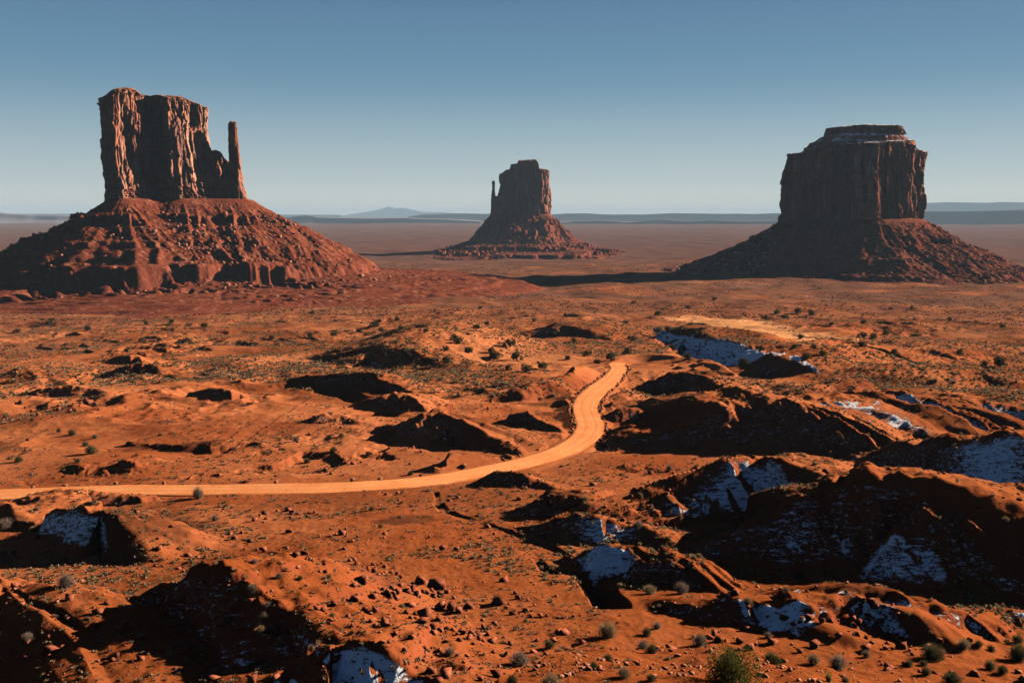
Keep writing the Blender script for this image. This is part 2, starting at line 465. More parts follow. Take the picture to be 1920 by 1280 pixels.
def empty(name, loc, label, cat, group=None):
    o = bpy.data.objects.new(name, None); C.objects.link(o); o.location = loc
    o.empty_display_size = 1
    o['label'] = label; o['category'] = cat
    if group: o['group'] = group
    return o
def tag(o, label, cat, group=None):
    o['label'] = label; o['category'] = cat
    if group: o['group'] = group
    return o

ALB = .38      # the photograph is exposed up: real albedos are about half of the picture values
class NT:
    def __init__(s, name, rough=1., spec=0.):
        s.m = bpy.data.materials.new(name); s.m.use_nodes = True
        s.t = s.m.node_tree; s.n = s.t.nodes; s.b = s.n['Principled BSDF']
        s.b.inputs['Roughness'].default_value = rough
        s.b.inputs['Specular IOR Level'].default_value = spec
        s.geo = s.n.new('ShaderNodeNewGeometry')
        s.pos = s.geo.outputs['Position']
    def link(s, a, b): s.t.links.new(a, b)
    def val(s, x, sock):
        if isinstance(x, (int, float)): sock.default_value = x
        elif isinstance(x, tuple): sock.default_value = x if len(x) != 3 or sock.type == 'VECTOR' else (*x, 1)
        else: s.link(x, sock)
    def noise(s, scale, detail=4, rough=.55, vec=None, out='Fac', dist=0):
        n = s.n.new('ShaderNodeTexNoise'); n.inputs['Scale'].default_value = scale; n.inputs['Detail'].default_value = detail
        n.inputs['Roughness'].default_value = rough; n.inputs['Distortion'].default_value = dist
        s.link(vec or s.pos, n.inputs['Vector']); return n.outputs[out]
    def voro(s, scale, feature='F1', vec=None, out='Distance'):
        n = s.n.new('ShaderNodeTexVoronoi'); n.inputs['Scale'].default_value = scale; n.feature = feature
        s.link(vec or s.pos, n.inputs['Vector']); return n.outputs[out]
    def map(s, sc_, vec=None, rot=None):
        n = s.n.new('ShaderNodeMapping'); n.inputs['Scale'].default_value = sc_
        if rot: n.inputs['Rotation'].default_value = rot
        s.link(vec or s.pos, n.inputs['Vector']); return n.outputs[0]
    def ramp(s, f, a, b, lo=0., hi=1.):
        n = s.n.new('ShaderNodeMapRange'); n.interpolation_type = 'SMOOTHSTEP'
        n.inputs['From Min'].default_value = a; n.inputs['From Max'].default_value = b
        n.inputs['To Min'].default_value = lo; n.inputs['To Max'].default_value = hi
        s.link(f, n.inputs['Value']); return n.outputs[0]
    def math(s, op, a, b=0., c=0.):
        n = s.n.new('ShaderNodeMath'); n.operation = op
        s.val(a, n.inputs[0]); s.val(b, n.inputs[1]); s.val(c, n.inputs[2]); return n.outputs[0]
    def mix(s, f, a, b, mode='MIX'):
        n = s.n.new('ShaderNodeMix'); n.data_type = 'RGBA'; n.blend_type = mode
        s.val(f, n.inputs[0]); s.val(a, n.inputs[6]); s.val(b, n.inputs[7]); return n.outputs[2]
    def dot(s, v):
        n = s.n.new('ShaderNodeVectorMath'); n.operation = 'DOT_PRODUCT'
        s.link(s.geo.outputs['Normal'], n.inputs[0]); n.inputs[1].default_value = v; return n.outputs['Value']
    def xyz(s, i):
        n = s.n.new('ShaderNodeSeparateXYZ'); s.link(s.pos, n.inputs[0]); return n.outputs[i]
    def attr(s, name):
        n = s.n.new('ShaderNodeAttribute'); n.attribute_name = name; return n.outputs['Fac']
    def bump(s, h, dist, strength=1.):
        n = s.n.new('ShaderNodeBump'); n.inputs['Distance'].default_value = dist; s.val(strength, n.inputs['Strength'])
        s.link(h, n.inputs['Height']); s.link(n.outputs[0], s.b.inputs['Normal'])
    def color(s, c):
        n = s.mix(1., c, (ALB, ALB, ALB), 'MULTIPLY'); s.link(n, s.b.inputs['Base Color']); return s.m

# colours (albedo)
SAND = (.62, .200, .078); SOIL = (.50, .128, .042); DARK = (.27, .064, .021); PALE = (.68, .29, .13); SNOW = (1.5, 1.62, 1.75)

def mat_ground():
    k = NT('desert_ground', 1., 0.)
    far = k.attr('far')
    big = k.noise(.004, 5, .6); mid = k.noise(.035, 6, .62); fine = k.noise(.5, 6, .65); vf = k.noise(3.0, 4, .6)
    c = k.mix(k.ramp(mid, .36, .66), DARK, SOIL)
    c = k.mix(k.ramp(k.noise(.02, 6, .65, k.map((1, 1, 3))), .36, .60), c, SAND)
    c = k.mix(k.ramp(big, .45, .7, 0, .5), c, PALE)
    c = k.mix(k.ramp(fine, .40, .68, .35, 0), c, DARK)
    c = k.mix(k.math('MULTIPLY', k.attr('near'), k.ramp(k.noise(.03, 5, .6), .30, .62, .95, .55)), c, (.25, .060, .016))
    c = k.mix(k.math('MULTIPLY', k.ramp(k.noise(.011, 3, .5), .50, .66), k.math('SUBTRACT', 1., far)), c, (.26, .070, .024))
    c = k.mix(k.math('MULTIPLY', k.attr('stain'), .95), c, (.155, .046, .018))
    # steep ground shows darker red bedrock
    nz = k.dot((0, 0, 1))
    c = k.mix(k.ramp(nz, .93, .80, 0, .6), c, (.27, .062, .028))
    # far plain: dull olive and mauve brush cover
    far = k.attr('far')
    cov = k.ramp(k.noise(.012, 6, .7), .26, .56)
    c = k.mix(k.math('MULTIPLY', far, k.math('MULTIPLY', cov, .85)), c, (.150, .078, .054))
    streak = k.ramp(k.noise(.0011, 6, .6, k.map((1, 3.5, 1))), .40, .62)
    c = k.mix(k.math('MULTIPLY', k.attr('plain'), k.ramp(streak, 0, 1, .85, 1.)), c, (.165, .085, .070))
    sand = k.attr('sand')
    c = k.mix(sand, c, (.80, .36, .15))
    snow = k.attr('snow')
    sn_n = k.noise(1.1, 9, .84, k.map((.45, 1.5, 2.4), rot=(0, 0, .6)))
    sn = k.math('SUBTRACT', k.math('ADD', k.math('MULTIPLY', snow, .37), sn_n), .79)
    snf = k.ramp(sn, -.02, .05, 0, .9)
    # snow keeps only off the sunny side
    snf = k.math('MULTIPLY', snf, k.ramp(k.dot(tuple(SUN)), .32, .14))
    c = k.mix(snf, c, SNOW)
    hh = k.math('ADD', k.math('MULTIPLY', fine, .5), k.math('MULTIPLY', vf, .12))
    k.bump(hh, .5, k.math('MULTIPLY_ADD', k.math('MAXIMUM', far, 0.), -.62, .72))
    return k.color(c)

def mat_road():
    k = NT('dirt_road')
    c = k.mix(k.ramp(k.noise(.12, 5, .6), .35, .68), (.90, .315, .115), (.98, .40, .155))
    c = k.mix(k.ramp(k.noise(1.2, 4, .6), .45, .75, 0, .35), c, (.52, .17, .06))
    c = k.mix(k.ramp(k.math('ADD', k.attr('edge'), k.math('MULTIPLY', k.noise(.5, 4, .65), .5)), 1.0, 1.25, 0, .9), c, (.58, .17, .055))
    c = k.mix(k.math('MULTIPLY', k.attr('rut'), k.ramp(k.noise(.25, 4, .6), .3, .7, .15, .6)), c, (.76, .27, .10))
    k.bump(k.noise(1.5, 5, .6), .08, .7)
    return k.color(c)

def mat_cliff(name, a=(.58, .240, .150), b=(.42, .150, .095), varn_shade=(.20, .110, .098), light=(.72, .38, .25), snow=0.):
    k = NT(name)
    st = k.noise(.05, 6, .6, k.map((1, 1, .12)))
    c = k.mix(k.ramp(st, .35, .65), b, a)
    c = k.mix(k.ramp(k.noise(.09, 5, .6, k.map((1, 1, .10))), .52, .66, 0, .85), c, varn_shade)  # desert varnish streaks, their contrast also painting the shade between columns
    c = k.mix(k.ramp(k.noise(.045, 5, .6, k.map((1, 1, .16))), .53, .66, 0, .8), c, light)  # pale streaks, brightened to paint sunlight on the columns
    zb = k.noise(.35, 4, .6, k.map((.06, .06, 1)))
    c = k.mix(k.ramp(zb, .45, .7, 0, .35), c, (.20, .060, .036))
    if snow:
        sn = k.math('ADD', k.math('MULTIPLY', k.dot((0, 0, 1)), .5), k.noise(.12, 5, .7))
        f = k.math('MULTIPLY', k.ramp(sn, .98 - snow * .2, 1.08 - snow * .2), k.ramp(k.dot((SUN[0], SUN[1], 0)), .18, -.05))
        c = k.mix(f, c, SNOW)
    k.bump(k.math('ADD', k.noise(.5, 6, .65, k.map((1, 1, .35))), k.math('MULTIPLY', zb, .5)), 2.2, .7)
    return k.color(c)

def mat_talus(name, a=(.245, .064, .030), b=(.15, .038, .020), rock=(.34, .13, .078), snow=0.):
    k = NT(name)
    c = k.mix(k.ramp(k.noise(.03, 6, .65), .36, .64), b, a)
    zb = k.noise(.16, 4, .5, k.map((.05, .05, 1)))
    c = k.mix(k.ramp(zb, .42, .66, 0, .55), c, (.19, .045, .027))
    v = k.voro(.22, 'F1', out='Color')
    sep = k.n.new('ShaderNodeSeparateColor'); k.link(v, sep.inputs[0])
    c = k.mix(k.ramp(sep.outputs[0], .7, .95, 0, .7), c, rock)
    c = k.mix(k.ramp(k.dot((0, 0, 1)), .82, .6, 0, .5), c, (.24, .062, .036))
    if snow:
        f = k.math('MULTIPLY', k.ramp(k.math('ADD', k.noise(.10, 6, .75, k.map((1, 1, 2.2))), k.attr('snow')), 1.42 - .2 * snow, 1.52 - .2 * snow), k.ramp(k.dot((SUN[0], SUN[1], 0)), .25, .0))
        c = k.mix(f, c, SNOW)
    k.bump(k.math('ADD', k.noise(.35, 6, .65), k.math('MULTIPLY', k.voro(.4), .35)), 1.1, .7)
    return k.color(c)

def mat_simple(name, a, b, scale=2., rough=.9, lo=.35, hi=.65, bump=0.):
    k = NT(name, rough)
    n = k.noise(scale, 4, .6)
    if bump: k.bump(n, bump, .8)
    return k.color(k.mix(k.ramp(n, lo, hi), a, b))

def mat_leaf(name, a, b):
    k = NT(name, .85)
    oi = k.n.new('ShaderNodeObjectInfo')
    c = k.mix(1., k.mix(k.ramp(k.noise(1.3, 3, .6), .3, .7), a, b), (ALB, ALB, ALB), 'MULTIPLY')
    k.link(c, k.b.inputs['Base Color'])
    tr = k.n.new('ShaderNodeBsdfTranslucent'); k.link(c, tr.inputs['Color'])
    mx = k.n.new('ShaderNodeMixShader'); mx.inputs[0].default_value = .25
    o = k.n['Material Output']
    k.link(k.b.outputs[0], mx.inputs[1]); k.link(tr.outputs[0], mx.inputs[2]); k.link(mx.outputs[0], o.inputs['Surface'])
    return k.m

M_ground = mat_ground(); M_road = mat_road()
M_boulder = mat_simple('red_boulder_rock', (.20, .055, .033), (.40, .125, .068), 1.3, bump=.15)
M_kerb = mat_simple('road_edge_stone', (.24, .075, .045), (.46, .19, .11), 2.0, bump=.1)

# ------------------------------------------------------------------ ground sheet (one disc, finest where the view looks)
az_in = np.arange(R(-29.5), R(29.5), .00092)
az_r = R(29.5) + np.cumsum(np.linspace(.001, .02, 70)); az_r = az_r[az_r < R(80)]
az_r2 = np.linspace(az_r[-1] + .03, math.pi - .02, 45)
az_all = np.concatenate([-az_r2[::-1], -az_r[::-1], az_in, az_r, az_r2])
rows = [np.exp(np.linspace(np.log(a), np.log(b), n, endpoint=False)) for a, b, n in
        ((1.5, 24, 70), (24, 60, 240), (60, 1000, 1000), (1000, 5000, 420), (5000, 48000, 130))]
rho_all = np.concatenate(rows + [np.array([48000.])])
NR, NC = len(rho_all), len(az_all)
RR, AA = np.meshgrid(rho_all, az_all, indexing='ij')
GX = RR * np.sin(AA); GY = RR * np.cos(AA)
GZ, GS = height(GX.ravel(), GY.ravel(), True)
V = np.stack([GX.ravel(), GY.ravel(), GZ], -1)
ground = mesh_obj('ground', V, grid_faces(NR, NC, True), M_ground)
ground['kind'] = 'structure'
ground.data.flip_normals()
GZ2 = GZ.reshape(NR, NC)
_lrho = np.log(rho_all)

def zat(x, y):
    rho = np.hypot(x, y); a = np.arctan2(x, y)
    i = np.interp(np.log(np.maximum(rho, 1.6)), _lrho, np.arange(NR)); j = np.interp(a, az_all, np.arange(NC))
    i0 = np.minimum(i.astype(int), NR - 2); j0 = np.minimum(j.astype(int), NC - 2)
    fi = i - i0; fj = j - j0
    return (GZ2[i0, j0] * (1 - fi) * (1 - fj) + GZ2[i0 + 1, j0] * fi * (1 - fj) + GZ2[i0, j0 + 1] * (1 - fi) * fj + GZ2[i0 + 1, j0 + 1] * fi * fj)

_mr = np.exp(np.linspace(np.log(22), np.log(4000), 1500))
def hit(px, py):
    """where the view ray of a photo pixel first meets the built ground; nan if it does not"""
    px = np.atleast_1d(np.asarray(px, float)); py = np.atleast_1d(np.asarray(py, float))
    t = dip(px, py); a = az_of(px, py)
    ox = np.full(px.shape, np.nan); oy = ox.copy()
    for s in range(0, len(px), 1500):
        sl2 = slice(s, s + 1500)
        X = _mr[None, :] * np.sin(a[sl2])[:, None]; Y = _mr[None, :] * np.cos(a[sl2])[:, None]
        Z = zat(X, Y); below = (-_mr[None, :] * t[sl2][:, None]) < Z
        k = below.argmax(1); ok = below.any(1)
        rr = _mr[k]
        ox[sl2] = np.where(ok, rr * np.sin(a[sl2]), np.nan); oy[sl2] = np.where(ok, rr * np.cos(a[sl2]), np.nan)
    return ox, oy, zat(np.nan_to_num(ox), np.nan_to_num(oy))

# attributes
def set_attr(o, name, v):
    a = o.data.attributes.new(name, 'FLOAT', 'POINT'); a.data.foreach_set('value', np.ascontiguousarray(v, np.float32))
rf = RR.ravel(); xf = GX.ravel(); yf = GY.ravel()
# broad light snow cover on a few shaded stretches of the mid ground
extra = np.zeros_like(rf)
for px, py, rx, ry, amt in ((800, 650, 60, .10, .45), (1330, 668, 70, .07, .95), (1560, 655, 70, .06, .4), (1080, 560, 60, .06, .3), (1850, 1000, 60, .12, .45),
                            (1480, 1160, 50, .12, .4), (1130, 1060, 45, .10, .5), (1640, 790, 80, .10, .25), (1870, 560, 90, .05, .2), (1390, 565, 60, .03, .35)):
    cx_, cy_ = ground_at(px, py); r_ = math.hypot(cx_, cy_); aa = math.atan2(cx_, cy_)
    extra = np.maximum(extra, amt * np.exp(-((AA.ravel() - aa) / (rx / F)) ** 2 - (np.log(rf / r_) / (ry * 2)) ** 2))
set_attr(ground, 'snow', np.clip(GS + extra * (rf < 2500), 0, 1))
set_attr(ground, 'far', ss(rf, 420, 1200))
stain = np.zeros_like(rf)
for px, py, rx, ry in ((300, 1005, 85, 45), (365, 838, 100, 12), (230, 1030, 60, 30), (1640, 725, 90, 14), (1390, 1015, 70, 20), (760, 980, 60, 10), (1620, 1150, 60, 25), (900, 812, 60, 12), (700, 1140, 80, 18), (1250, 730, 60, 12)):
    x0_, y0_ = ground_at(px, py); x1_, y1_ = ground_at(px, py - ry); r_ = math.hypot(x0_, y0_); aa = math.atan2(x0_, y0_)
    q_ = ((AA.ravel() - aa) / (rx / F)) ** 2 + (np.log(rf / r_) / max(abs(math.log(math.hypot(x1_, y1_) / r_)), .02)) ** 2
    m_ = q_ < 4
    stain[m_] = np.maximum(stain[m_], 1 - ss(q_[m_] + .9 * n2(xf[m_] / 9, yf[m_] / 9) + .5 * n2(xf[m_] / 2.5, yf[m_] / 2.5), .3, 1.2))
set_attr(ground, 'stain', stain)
set_attr(ground, 'near', 1 - ss(rf, 90, 200))
set_attr(ground, 'plain', ss(rf, 1300, 2800))
sp = np.array([ground_at(a, b) for a, b in ((1310, 596), (1355, 603), (1405, 614), (1450, 626), (1480, 638))], float)
ix = local(xf, yf, sp, 150)
sand = np.zeros_like(rf)
d_, p_, s_ = dist_poly(xf[ix], yf[ix], sp)
sand[ix] = 1 - ss(d_ + 9 * n2(xf[ix] / 14, yf[ix] / 14), 24, 40)
set_attr(ground, 'sand', sand * .9)
del V

# ------------------------------------------------------------------ road strip
nrm = np.gradient(road, axis=0); nrm /= np.linalg.norm(nrm, axis=1)[:, None]; nrm = np.c_[-nrm[:, 1], nrm[:, 0]]
cols = np.linspace(-1, 1, 25)
hw = road_half(np.arange(len(road)))
RX = road[:, None, 0] + nrm[:, None, 0] * cols[None] * hw[:, None] + .35 * n2(road[:, None, 0] / 6 + cols[None] * 9, road[:, None, 1] / 6) * (np.abs(cols[None]) > .9)
RY = road[:, None, 1] + nrm[:, None, 1] * cols[None] * hw[:, None] + .35 * n2(road[:, None, 0] / 6, road[:, None, 1] / 6 + cols[None] * 9) * (np.abs(cols[None]) > .9)
RZ = road_z[:, None] + .03 * (1 - cols[None] ** 2) - .035 * (np.exp(-((np.abs(cols[None]) - .35) / .1) ** 2)) + .02 * n2(RX / 3, RY / 3) - .10 * (np.abs(cols[None]) > .95)
road_o = mesh_obj('dirt_road', np.stack([RX, RY, RZ], -1).reshape(-1, 3), grid_faces(len(road), 25)[:, ::-1], M_road)
road_o['kind'] = 'structure'
set_attr(road_o, 'edge', np.broadcast_to(np.abs(cols[None]), RX.shape).ravel())
set_attr(road_o, 'rut', np.broadcast_to(np.exp(-((np.abs(cols[None]) - .35) / .12) ** 2) + np.exp(-((cols[None] - .72) / .1) ** 2) * .6, RX.shape).ravel())

# ------------------------------------------------------------------ buttes
def closed(poly, n, smooth=2):
    P = np.array(poly, float)
    for _ in range(smooth):
        Q = np.roll(P, -1, 0); P = np.stack([.75 * P + .25 * Q, .25 * P + .75 * Q], 1).reshape(-1, 2)
    Q = np.vstack([P, P[0]]); s = np.r_[0, np.cumsum(np.linalg.norm(np.diff(Q, axis=0), axis=1))]
    t = np.linspace(0, s[-1], n, endpoint=False)
    return np.c_[np.interp(t, s, Q[:, 0]), np.interp(t, s, Q[:, 1])]

class Frame:
    """plan frame of a butte: u to the right, w away from the camera, in metres; z from photo rows"""
    def __init__(s, pxc, D):
        s.a = float(az_of(pxc, 402)); s.D = D; s.px = pxc
        s.r = np.array([math.cos(s.a), -math.sin(s.a)]); s.f = np.array([math.sin(s.a), math.cos(s.a)])
        s.o = s.f * D
        s.m = D * math.cos(s.a) ** 2 / F          # metres per photo pixel near the butte
    def u(s, px): return (px - s.px) * s.m
    def world(s, u, w):
        u = np.asarray(u, float); w = np.asarray(w, float)
        return s.o[0] + u * s.r[0] + w * s.f[0], s.o[1] + u * s.r[1] + w * s.f[1]
    def P(s, px, w):
        T = np.tan(az_of(px, 402)); w = np.asarray(w, float)
        return (T * (s.o[1] + w * s.f[1]) - (s.o[0] + w * s.f[0])) / (s.r[0] - T * s.r[1])
    def pxof(s, u, w):
        x, y = s.world(u, w); return 960 + F * x / (y * (math.cos(PITCH) + math.sin(PITCH) * (-.02)))
    def z(s, py): return -s.D * math.cos(s.a) * tang(py)

def tower(fr, name, poly_top, poly_bot, ztop, zbot, mat, parent, n=500, nv=160, cap=26, a1=4., l1=14., a2=1.6, l2=5., led=1.2, seed=0, flare=2.2, topround=.03, mesh_only=False):
    _zt = ztop
    ztop = lambda u, w_: _zt(u, w_) * (1 + w_ / fr.D)
    """a sandstone mass: outline morphs from bottom to top, wall carved into columns, cracks and spalled slabs"""
    pt = closed(poly_top, n); pb = closed(poly_bot, n)
    # align start points by angle so the morph does not twist
    def roll(p):
        c = p.mean(0); a = np.arctan2(p[:, 1] - c[1], p[:, 0] - c[0]); return np.roll(p, -int(np.argmin(np.abs(a + 1.2))), 0)
    pt = roll(pt); pb = roll(pb)
    v = np.linspace(0, 1, nv)
    f = (1 - v[:, None, None]) ** flare
    O = pt[None] * (1 - f) + pb[None] * f
    T = np.roll(O, -3, 1) - np.roll(O, 3, 1)
    N = np.stack([T[..., 1], -T[..., 0]], -1); N /= np.linalg.norm(N, axis=-1)[..., None] + 1e-9
    zt = ztop(pt[:, 0], pt[:, 1])
    Z = zbot + (zt[None] - zbot) * v[:, None]
    X = O[..., 0]; Y = O[..., 1]; sd = seed * 13.7
    wob = 1.2 * n3(X / 25 + sd, Y / 25, Z / 30)
    c1 = n3(X / l1 + sd + wob * .3, Y / l1, Z / (l1 * 7)); c2 = n3(X / l2 + sd, Y / l2 + wob * .4, Z / (l2 * 6)); c3 = n3(X / (l2 * .4) + sd, Y / (l2 * .4), Z / (l2 * 1.6))
    def slabs(c, lv):                        # flat slabs parted by sharp steps
        q = c * lv; return (np.floor(q) + ss(q - np.floor(q), .36, .64)) / lv
    d = a1 * .55 * (1.25 * np.minimum(np.abs(c1) * 2.6, 1) ** .5 - 1.0) + a1 * 1.5 * slabs(n3(X / (l1 * .9) + 31 + sd, Y / (l1 * .9), Z / (l1 * 6)), 4)
    d += a2 * 1.3 * slabs(c2, 5) - a2 * .9 * np.exp(-(c2 / .05) ** 2) * ss(n3(X / l1, Y / l1, Z / (l1 * 2) + 9), -.2, .2)
    d += .30 * a2 * c3
    sl_n = n3(X / (l1 * 1.3) + 50 + sd, Y / (l1 * 1.3), Z / (l1 * 2.6))
    d += a1 * .45 * (ss(sl_n, -.02, .03) - .5) + a1 * .3 * (ss(n3(X / (l1 * .7) + 70, Y / (l1 * .7), Z / (l1 * 1.4)), .08, .12) - .3)
    H = (zt.mean() - zbot)
    # thin ledges near foot and crown
    zz = Z / 2.6 + .5 * n3(X / 20, Y / 20, Z / 8)
    ledge = (zz - np.floor(zz)) 
    band = np.clip(ss(.16 - v, 0, .08)[:, None] + ss(v - .93, 0, .04)[:, None], 0, 1)
    d += led * (ss(ledge, .0, .9) - .5) * -1 * band
    d += a2 * .9 * (np.abs(n3(X / 2.6 + sd, Y / 2.6, Z / 9)) * 2 - .6) * band
    X = X + N[..., 0] * d; Y = Y + N[..., 1] * d
    # crown: the rim draws in and rings close the top
    rows_ = [np.stack([X, Y, Z], -1)]
    cen = pt.mean(0)
    top = np.stack([X[-1], Y[-1]], -1)
    for k in range(1, cap + 1):
        q = (k / cap)
        P2 = top + (cen[None] - top) * q
        zc = ztop(P2[:, 0], P2[:, 1]) + topround * H * ss(q, 0, .3) * .3 + .9 * n2(P2[:, 0] / 9 + sd, P2[:, 1] / 9) + .4 * n2(P2[:, 0] / 3, P2[:, 1] / 3)
        zc = zc * min(1, q * 6) + Z[-1] * (1 - min(1, q * 6))
        rows_.append(np.stack([P2[:, 0], P2[:, 1], zc], -1)[None])
    G = np.concatenate(rows_, 0)
    wx, wy = fr.world(G[..., 0], G[..., 1])
    V = np.stack([wx, wy, G[..., 2]], -1).reshape(-1, 3) - np.array(parent.location)[None]
    Fq = grid_faces(G.shape[0], n, True)
    return mesh_obj(name, V, Fq, mat, parent)

def talus(fr, name, core, profile, zb, mat, parent, n=1000, nv=320, gul=5., rough=2., seed=0, bands=(), dirscale=None, snow=None, bandwin=None):
    """debris apron round the cliff foot: drop(q) with ledges, gullies and blocky debris"""
    c = closed(core, n)
    T = np.roll(c, -12, 0) - np.roll(c, 12, 0)
    N = np.stack([T[:, 1], -T[:, 0]], -1); N /= np.linalg.norm(N, axis=1)[:, None]
    for _ in range(60): N = (np.roll(N, 1, 0) + N + np.roll(N, -1, 0)) / 3
    N /= np.linalg.norm(N, axis=1)[:, None]
    prof = np.array(profile, float)
    qm = prof[-1, 0]
    q = qm * np.linspace(0, 1, nv) ** 1.0
    q = np.r_[-8.0, q]
    ang = np.arctan2(N[:, 1], N[:, 0])
    ds = np.ones(n) if dirscale is None else dirscale(ang)
    P = c[None] + N[None] * (q[:, None] * ds[None])[..., None]
    X = P[..., 0]; Y = P[..., 1]; sd = seed * 7.3
    Q = np.broadcast_to(q[:, None], X.shape)
    cN = np.stack([np.cos(ang), np.sin(ang)], -1)
    tw_ = .35 * n2(X / 45, Y / 45 + sd)
    g1 = np.abs(n3(cN[None, :, 0] * 4 + sd + tw_, cN[None, :, 1] * 4 - tw_, Q / (qm * .7))) * 2
    g2 = np.abs(n3(cN[None, :, 0] * 13 + sd + tw_ * 2, cN[None, :, 1] * 13 + tw_, Q / (qm * .25))) * 2
    warp = (g1 - .5) * gul * 1.6 + (g2 - .5) * gul * .6 + gul * 1.3 * n2(X / 38 + sd, Y / 38) + gul * .6 * n2(X / 15 + sd, Y / 15) + 1.2 * n2(X / 5, Y / 5)
    qq = Q + warp * ss(Q, 0, qm * .12)
    drop = np.interp(np.clip(qq, 0, qm * 1.2), prof[:, 0], prof[:, 1])
    # cliffy bands: at given drops the slope stands up as a ledge
    for (dr, th, str_, sdx) in bands:
        pres = ss(n2(ang[None] * 2.2 + sdx, Q * 0 + sdx * 3.1) + .45 * n2(X / 11, Y / 11), -.25, .05) * str_
        pres = pres * (1 if sdx > 9.5 or bandwin is None else ss(bandwin - np.cos(ang)[None], 0, .35))
        t = (drop - dr) / th
        drop = drop + th * pres * np.where((t > -1.6) & (t < 1.6), (ss(t, -.10, .12) - .5) * 1.0 * (1 - ss(np.abs(t), .6, 1.6)) * 1.6, 0)
    Z = zb - drop
    r1 = n2(X / 9 + sd, Y / 9); r2 = n2(X / 4.2, Y / 4.2 + sd); r3 = n2(X / 2.1, Y / 2.1)
    blk = ss(n2(X / 6 + 31, Y / 6), .18, .3) * ss(r2, -.1, .1)
    Z = Z + rough * (1 - .6 * ss(Q, qm * .5, qm * .62)) * (.55 * r1 + .35 * r2 + .16 * r3 + .55 * blk) * ss(Q, 0, 12) * (1 - .5 * ss(Q, qm * .6, qm))
    Z[0] = Z[1] + 1.5
    wx, wy = fr.world(X, Y)
    edge_ = ss(Q, qm * .88, qm)
    Z = Z - 6 * edge_
    V = np.stack([wx, wy, Z], -1).reshape(-1, 3) - np.array(parent.location)[None]
    o = mesh_obj(name, V, grid_faces(len(q), n, True), mat, parent)
    if snow is not None: set_attr(o, 'snow', snow(X, Y, Z).ravel())
    return o, (wx, wy, Z)

def rock_template(seed, flat=.8, n=9):
    r = np.random.default_rng(seed)
    import bmesh
    bm = bmesh.new(); bmesh.ops.create_icosphere(bm, subdivisions=2, radius=1)
    bm.clear()
    for _ in range(n + 4):                  # a broken block: the hull of a few random corners
        p = r.uniform(-1, 1, 3); p = np.sign(p) * np.abs(p) ** .55
        bm.verts.new(p * (1, .78, flat * .72))
    g = bmesh.ops.convex_hull(bm, input=bm.verts[:])
    bmesh.ops.delete(bm, geom=[v for v in bm.verts if not v.link_faces], context='VERTS')
    bm.verts.index_update(); bm.verts.ensure_lookup_table()
    V = np.array([v.co[:] for v in bm.verts]); Fc = np.array([[v.index for v in f.verts] for f in bm.faces]); bm.free()
    return V, Fc
ROCKS = [rock_template(100 + i, 1., 9) for i in range(8)]

def merged(name, tpls, xs, ys, zs, size, mat, parent=None, sink=.3, sq=None, smooth=False):
    VV = []; FF = []; o = 0
    loc0 = np.array(parent.location) if parent is not None else np.zeros(3)
    for i in range(len(xs)):
        V, Fc = tpls[i % len(tpls)]
        a = rng.uniform(0, 6.28); c, s = math.cos(a), math.sin(a)
        q = V * size[i]
        q = q @ np.array([[c, s, 0], [-s, c, 0], [0, 0, 1]])
        VV.append(q + np.array([xs[i], ys[i], zs[i] + size[i] * sink]) - loc0); FF.append(Fc + o); o += len(V)
    ob = mesh_obj(name, np.concatenate(VV), np.concatenate(FF), mat, parent, smooth)
    ob['kind'] = 'stuff'
    return ob

def P_(fr, pts):
    return [(float(fr.P(a, b * fr.m)), b * fr.m) for a, b in pts]

# --- west butte
fr = Frame(330, 1300.)
gz = float(zat(*fr.world(0, 0)))
bw = empty('sandstone_butte', (*fr.world(0, 0), gz), 'largest red butte, twin towered wall with a tall thin spire standing beside it', 'butte', 'sandstone buttes on the valley floor')
M_cw = mat_cliff('west_cliff_rock')
zrow = fr.z
def zt_w(u, w_):
    px = fr.pxof(u, w_)
    r = np.interp(px, [190, 197, 203, 212, 222, 240, 258, 268, 274, 280, 292, 302, 318, 345, 362, 380, 392, 400], [232, 210, 190, 180, 174, 170, 171, 177, 185, 182, 184, 181, 182, 182, 189, 195, 203, 215])
    return zrow(r)
tower(fr, 'cliff', P_(fr, [(216, 46), (204, 12), (202, -26), (207, -66), (220, -92), (236, -86), (262, -60), (272, -16), (284, 14), (306, 14), (315, -8), (319, -54), (330, -53), (362, -26), (388, 4), (394, 18), (384, 34), (300, 52)]),
      P_(fr, [(214, 48), (206, 12), (204, -26), (208, -70), (218, -102), (240, -96), (270, -68), (281, -24), (292, 6), (308, 4), (317, -20), (320, -66), (336, -64), (376, -36), (402, -2), (408, 16), (392, 36), (300, 56)]),
      zt_w, zrow(382), M_cw, bw, n=1000, nv=230, a1=5.5, l1=17, a2=2.2, l2=5.5, seed=1)
def zt_s(u, w_):
    px = fr.pxof(u, w_)
    return zrow(np.interp(px, [384, 394, 400, 407, 416, 424, 432, 440], [262, 266, 283, 281, 284, 298, 302, 306]))
tower(fr, 'shoulder', P_(fr, [(384, 32), (384, 0), (398, -12), (414, -14), (428, -8), (437, 6), (425, 30)]), P_(fr, [(384, 36), (386, -8), (404, -24), (424, -26), (440, -18), (446, 4), (430, 34)]),
      zt_s, zrow(388), M_cw, bw, n=420, nv=120, a1=4.0, l1=10, a2=1.6, l2=4, seed=2, flare=1.6)
def zt_p(u, w_):
    px = fr.pxof(u, w_)
    return zrow(np.interp(px, [430, 433, 437, 447, 449, 456], [238, 230, 226, 226, 233, 240]))
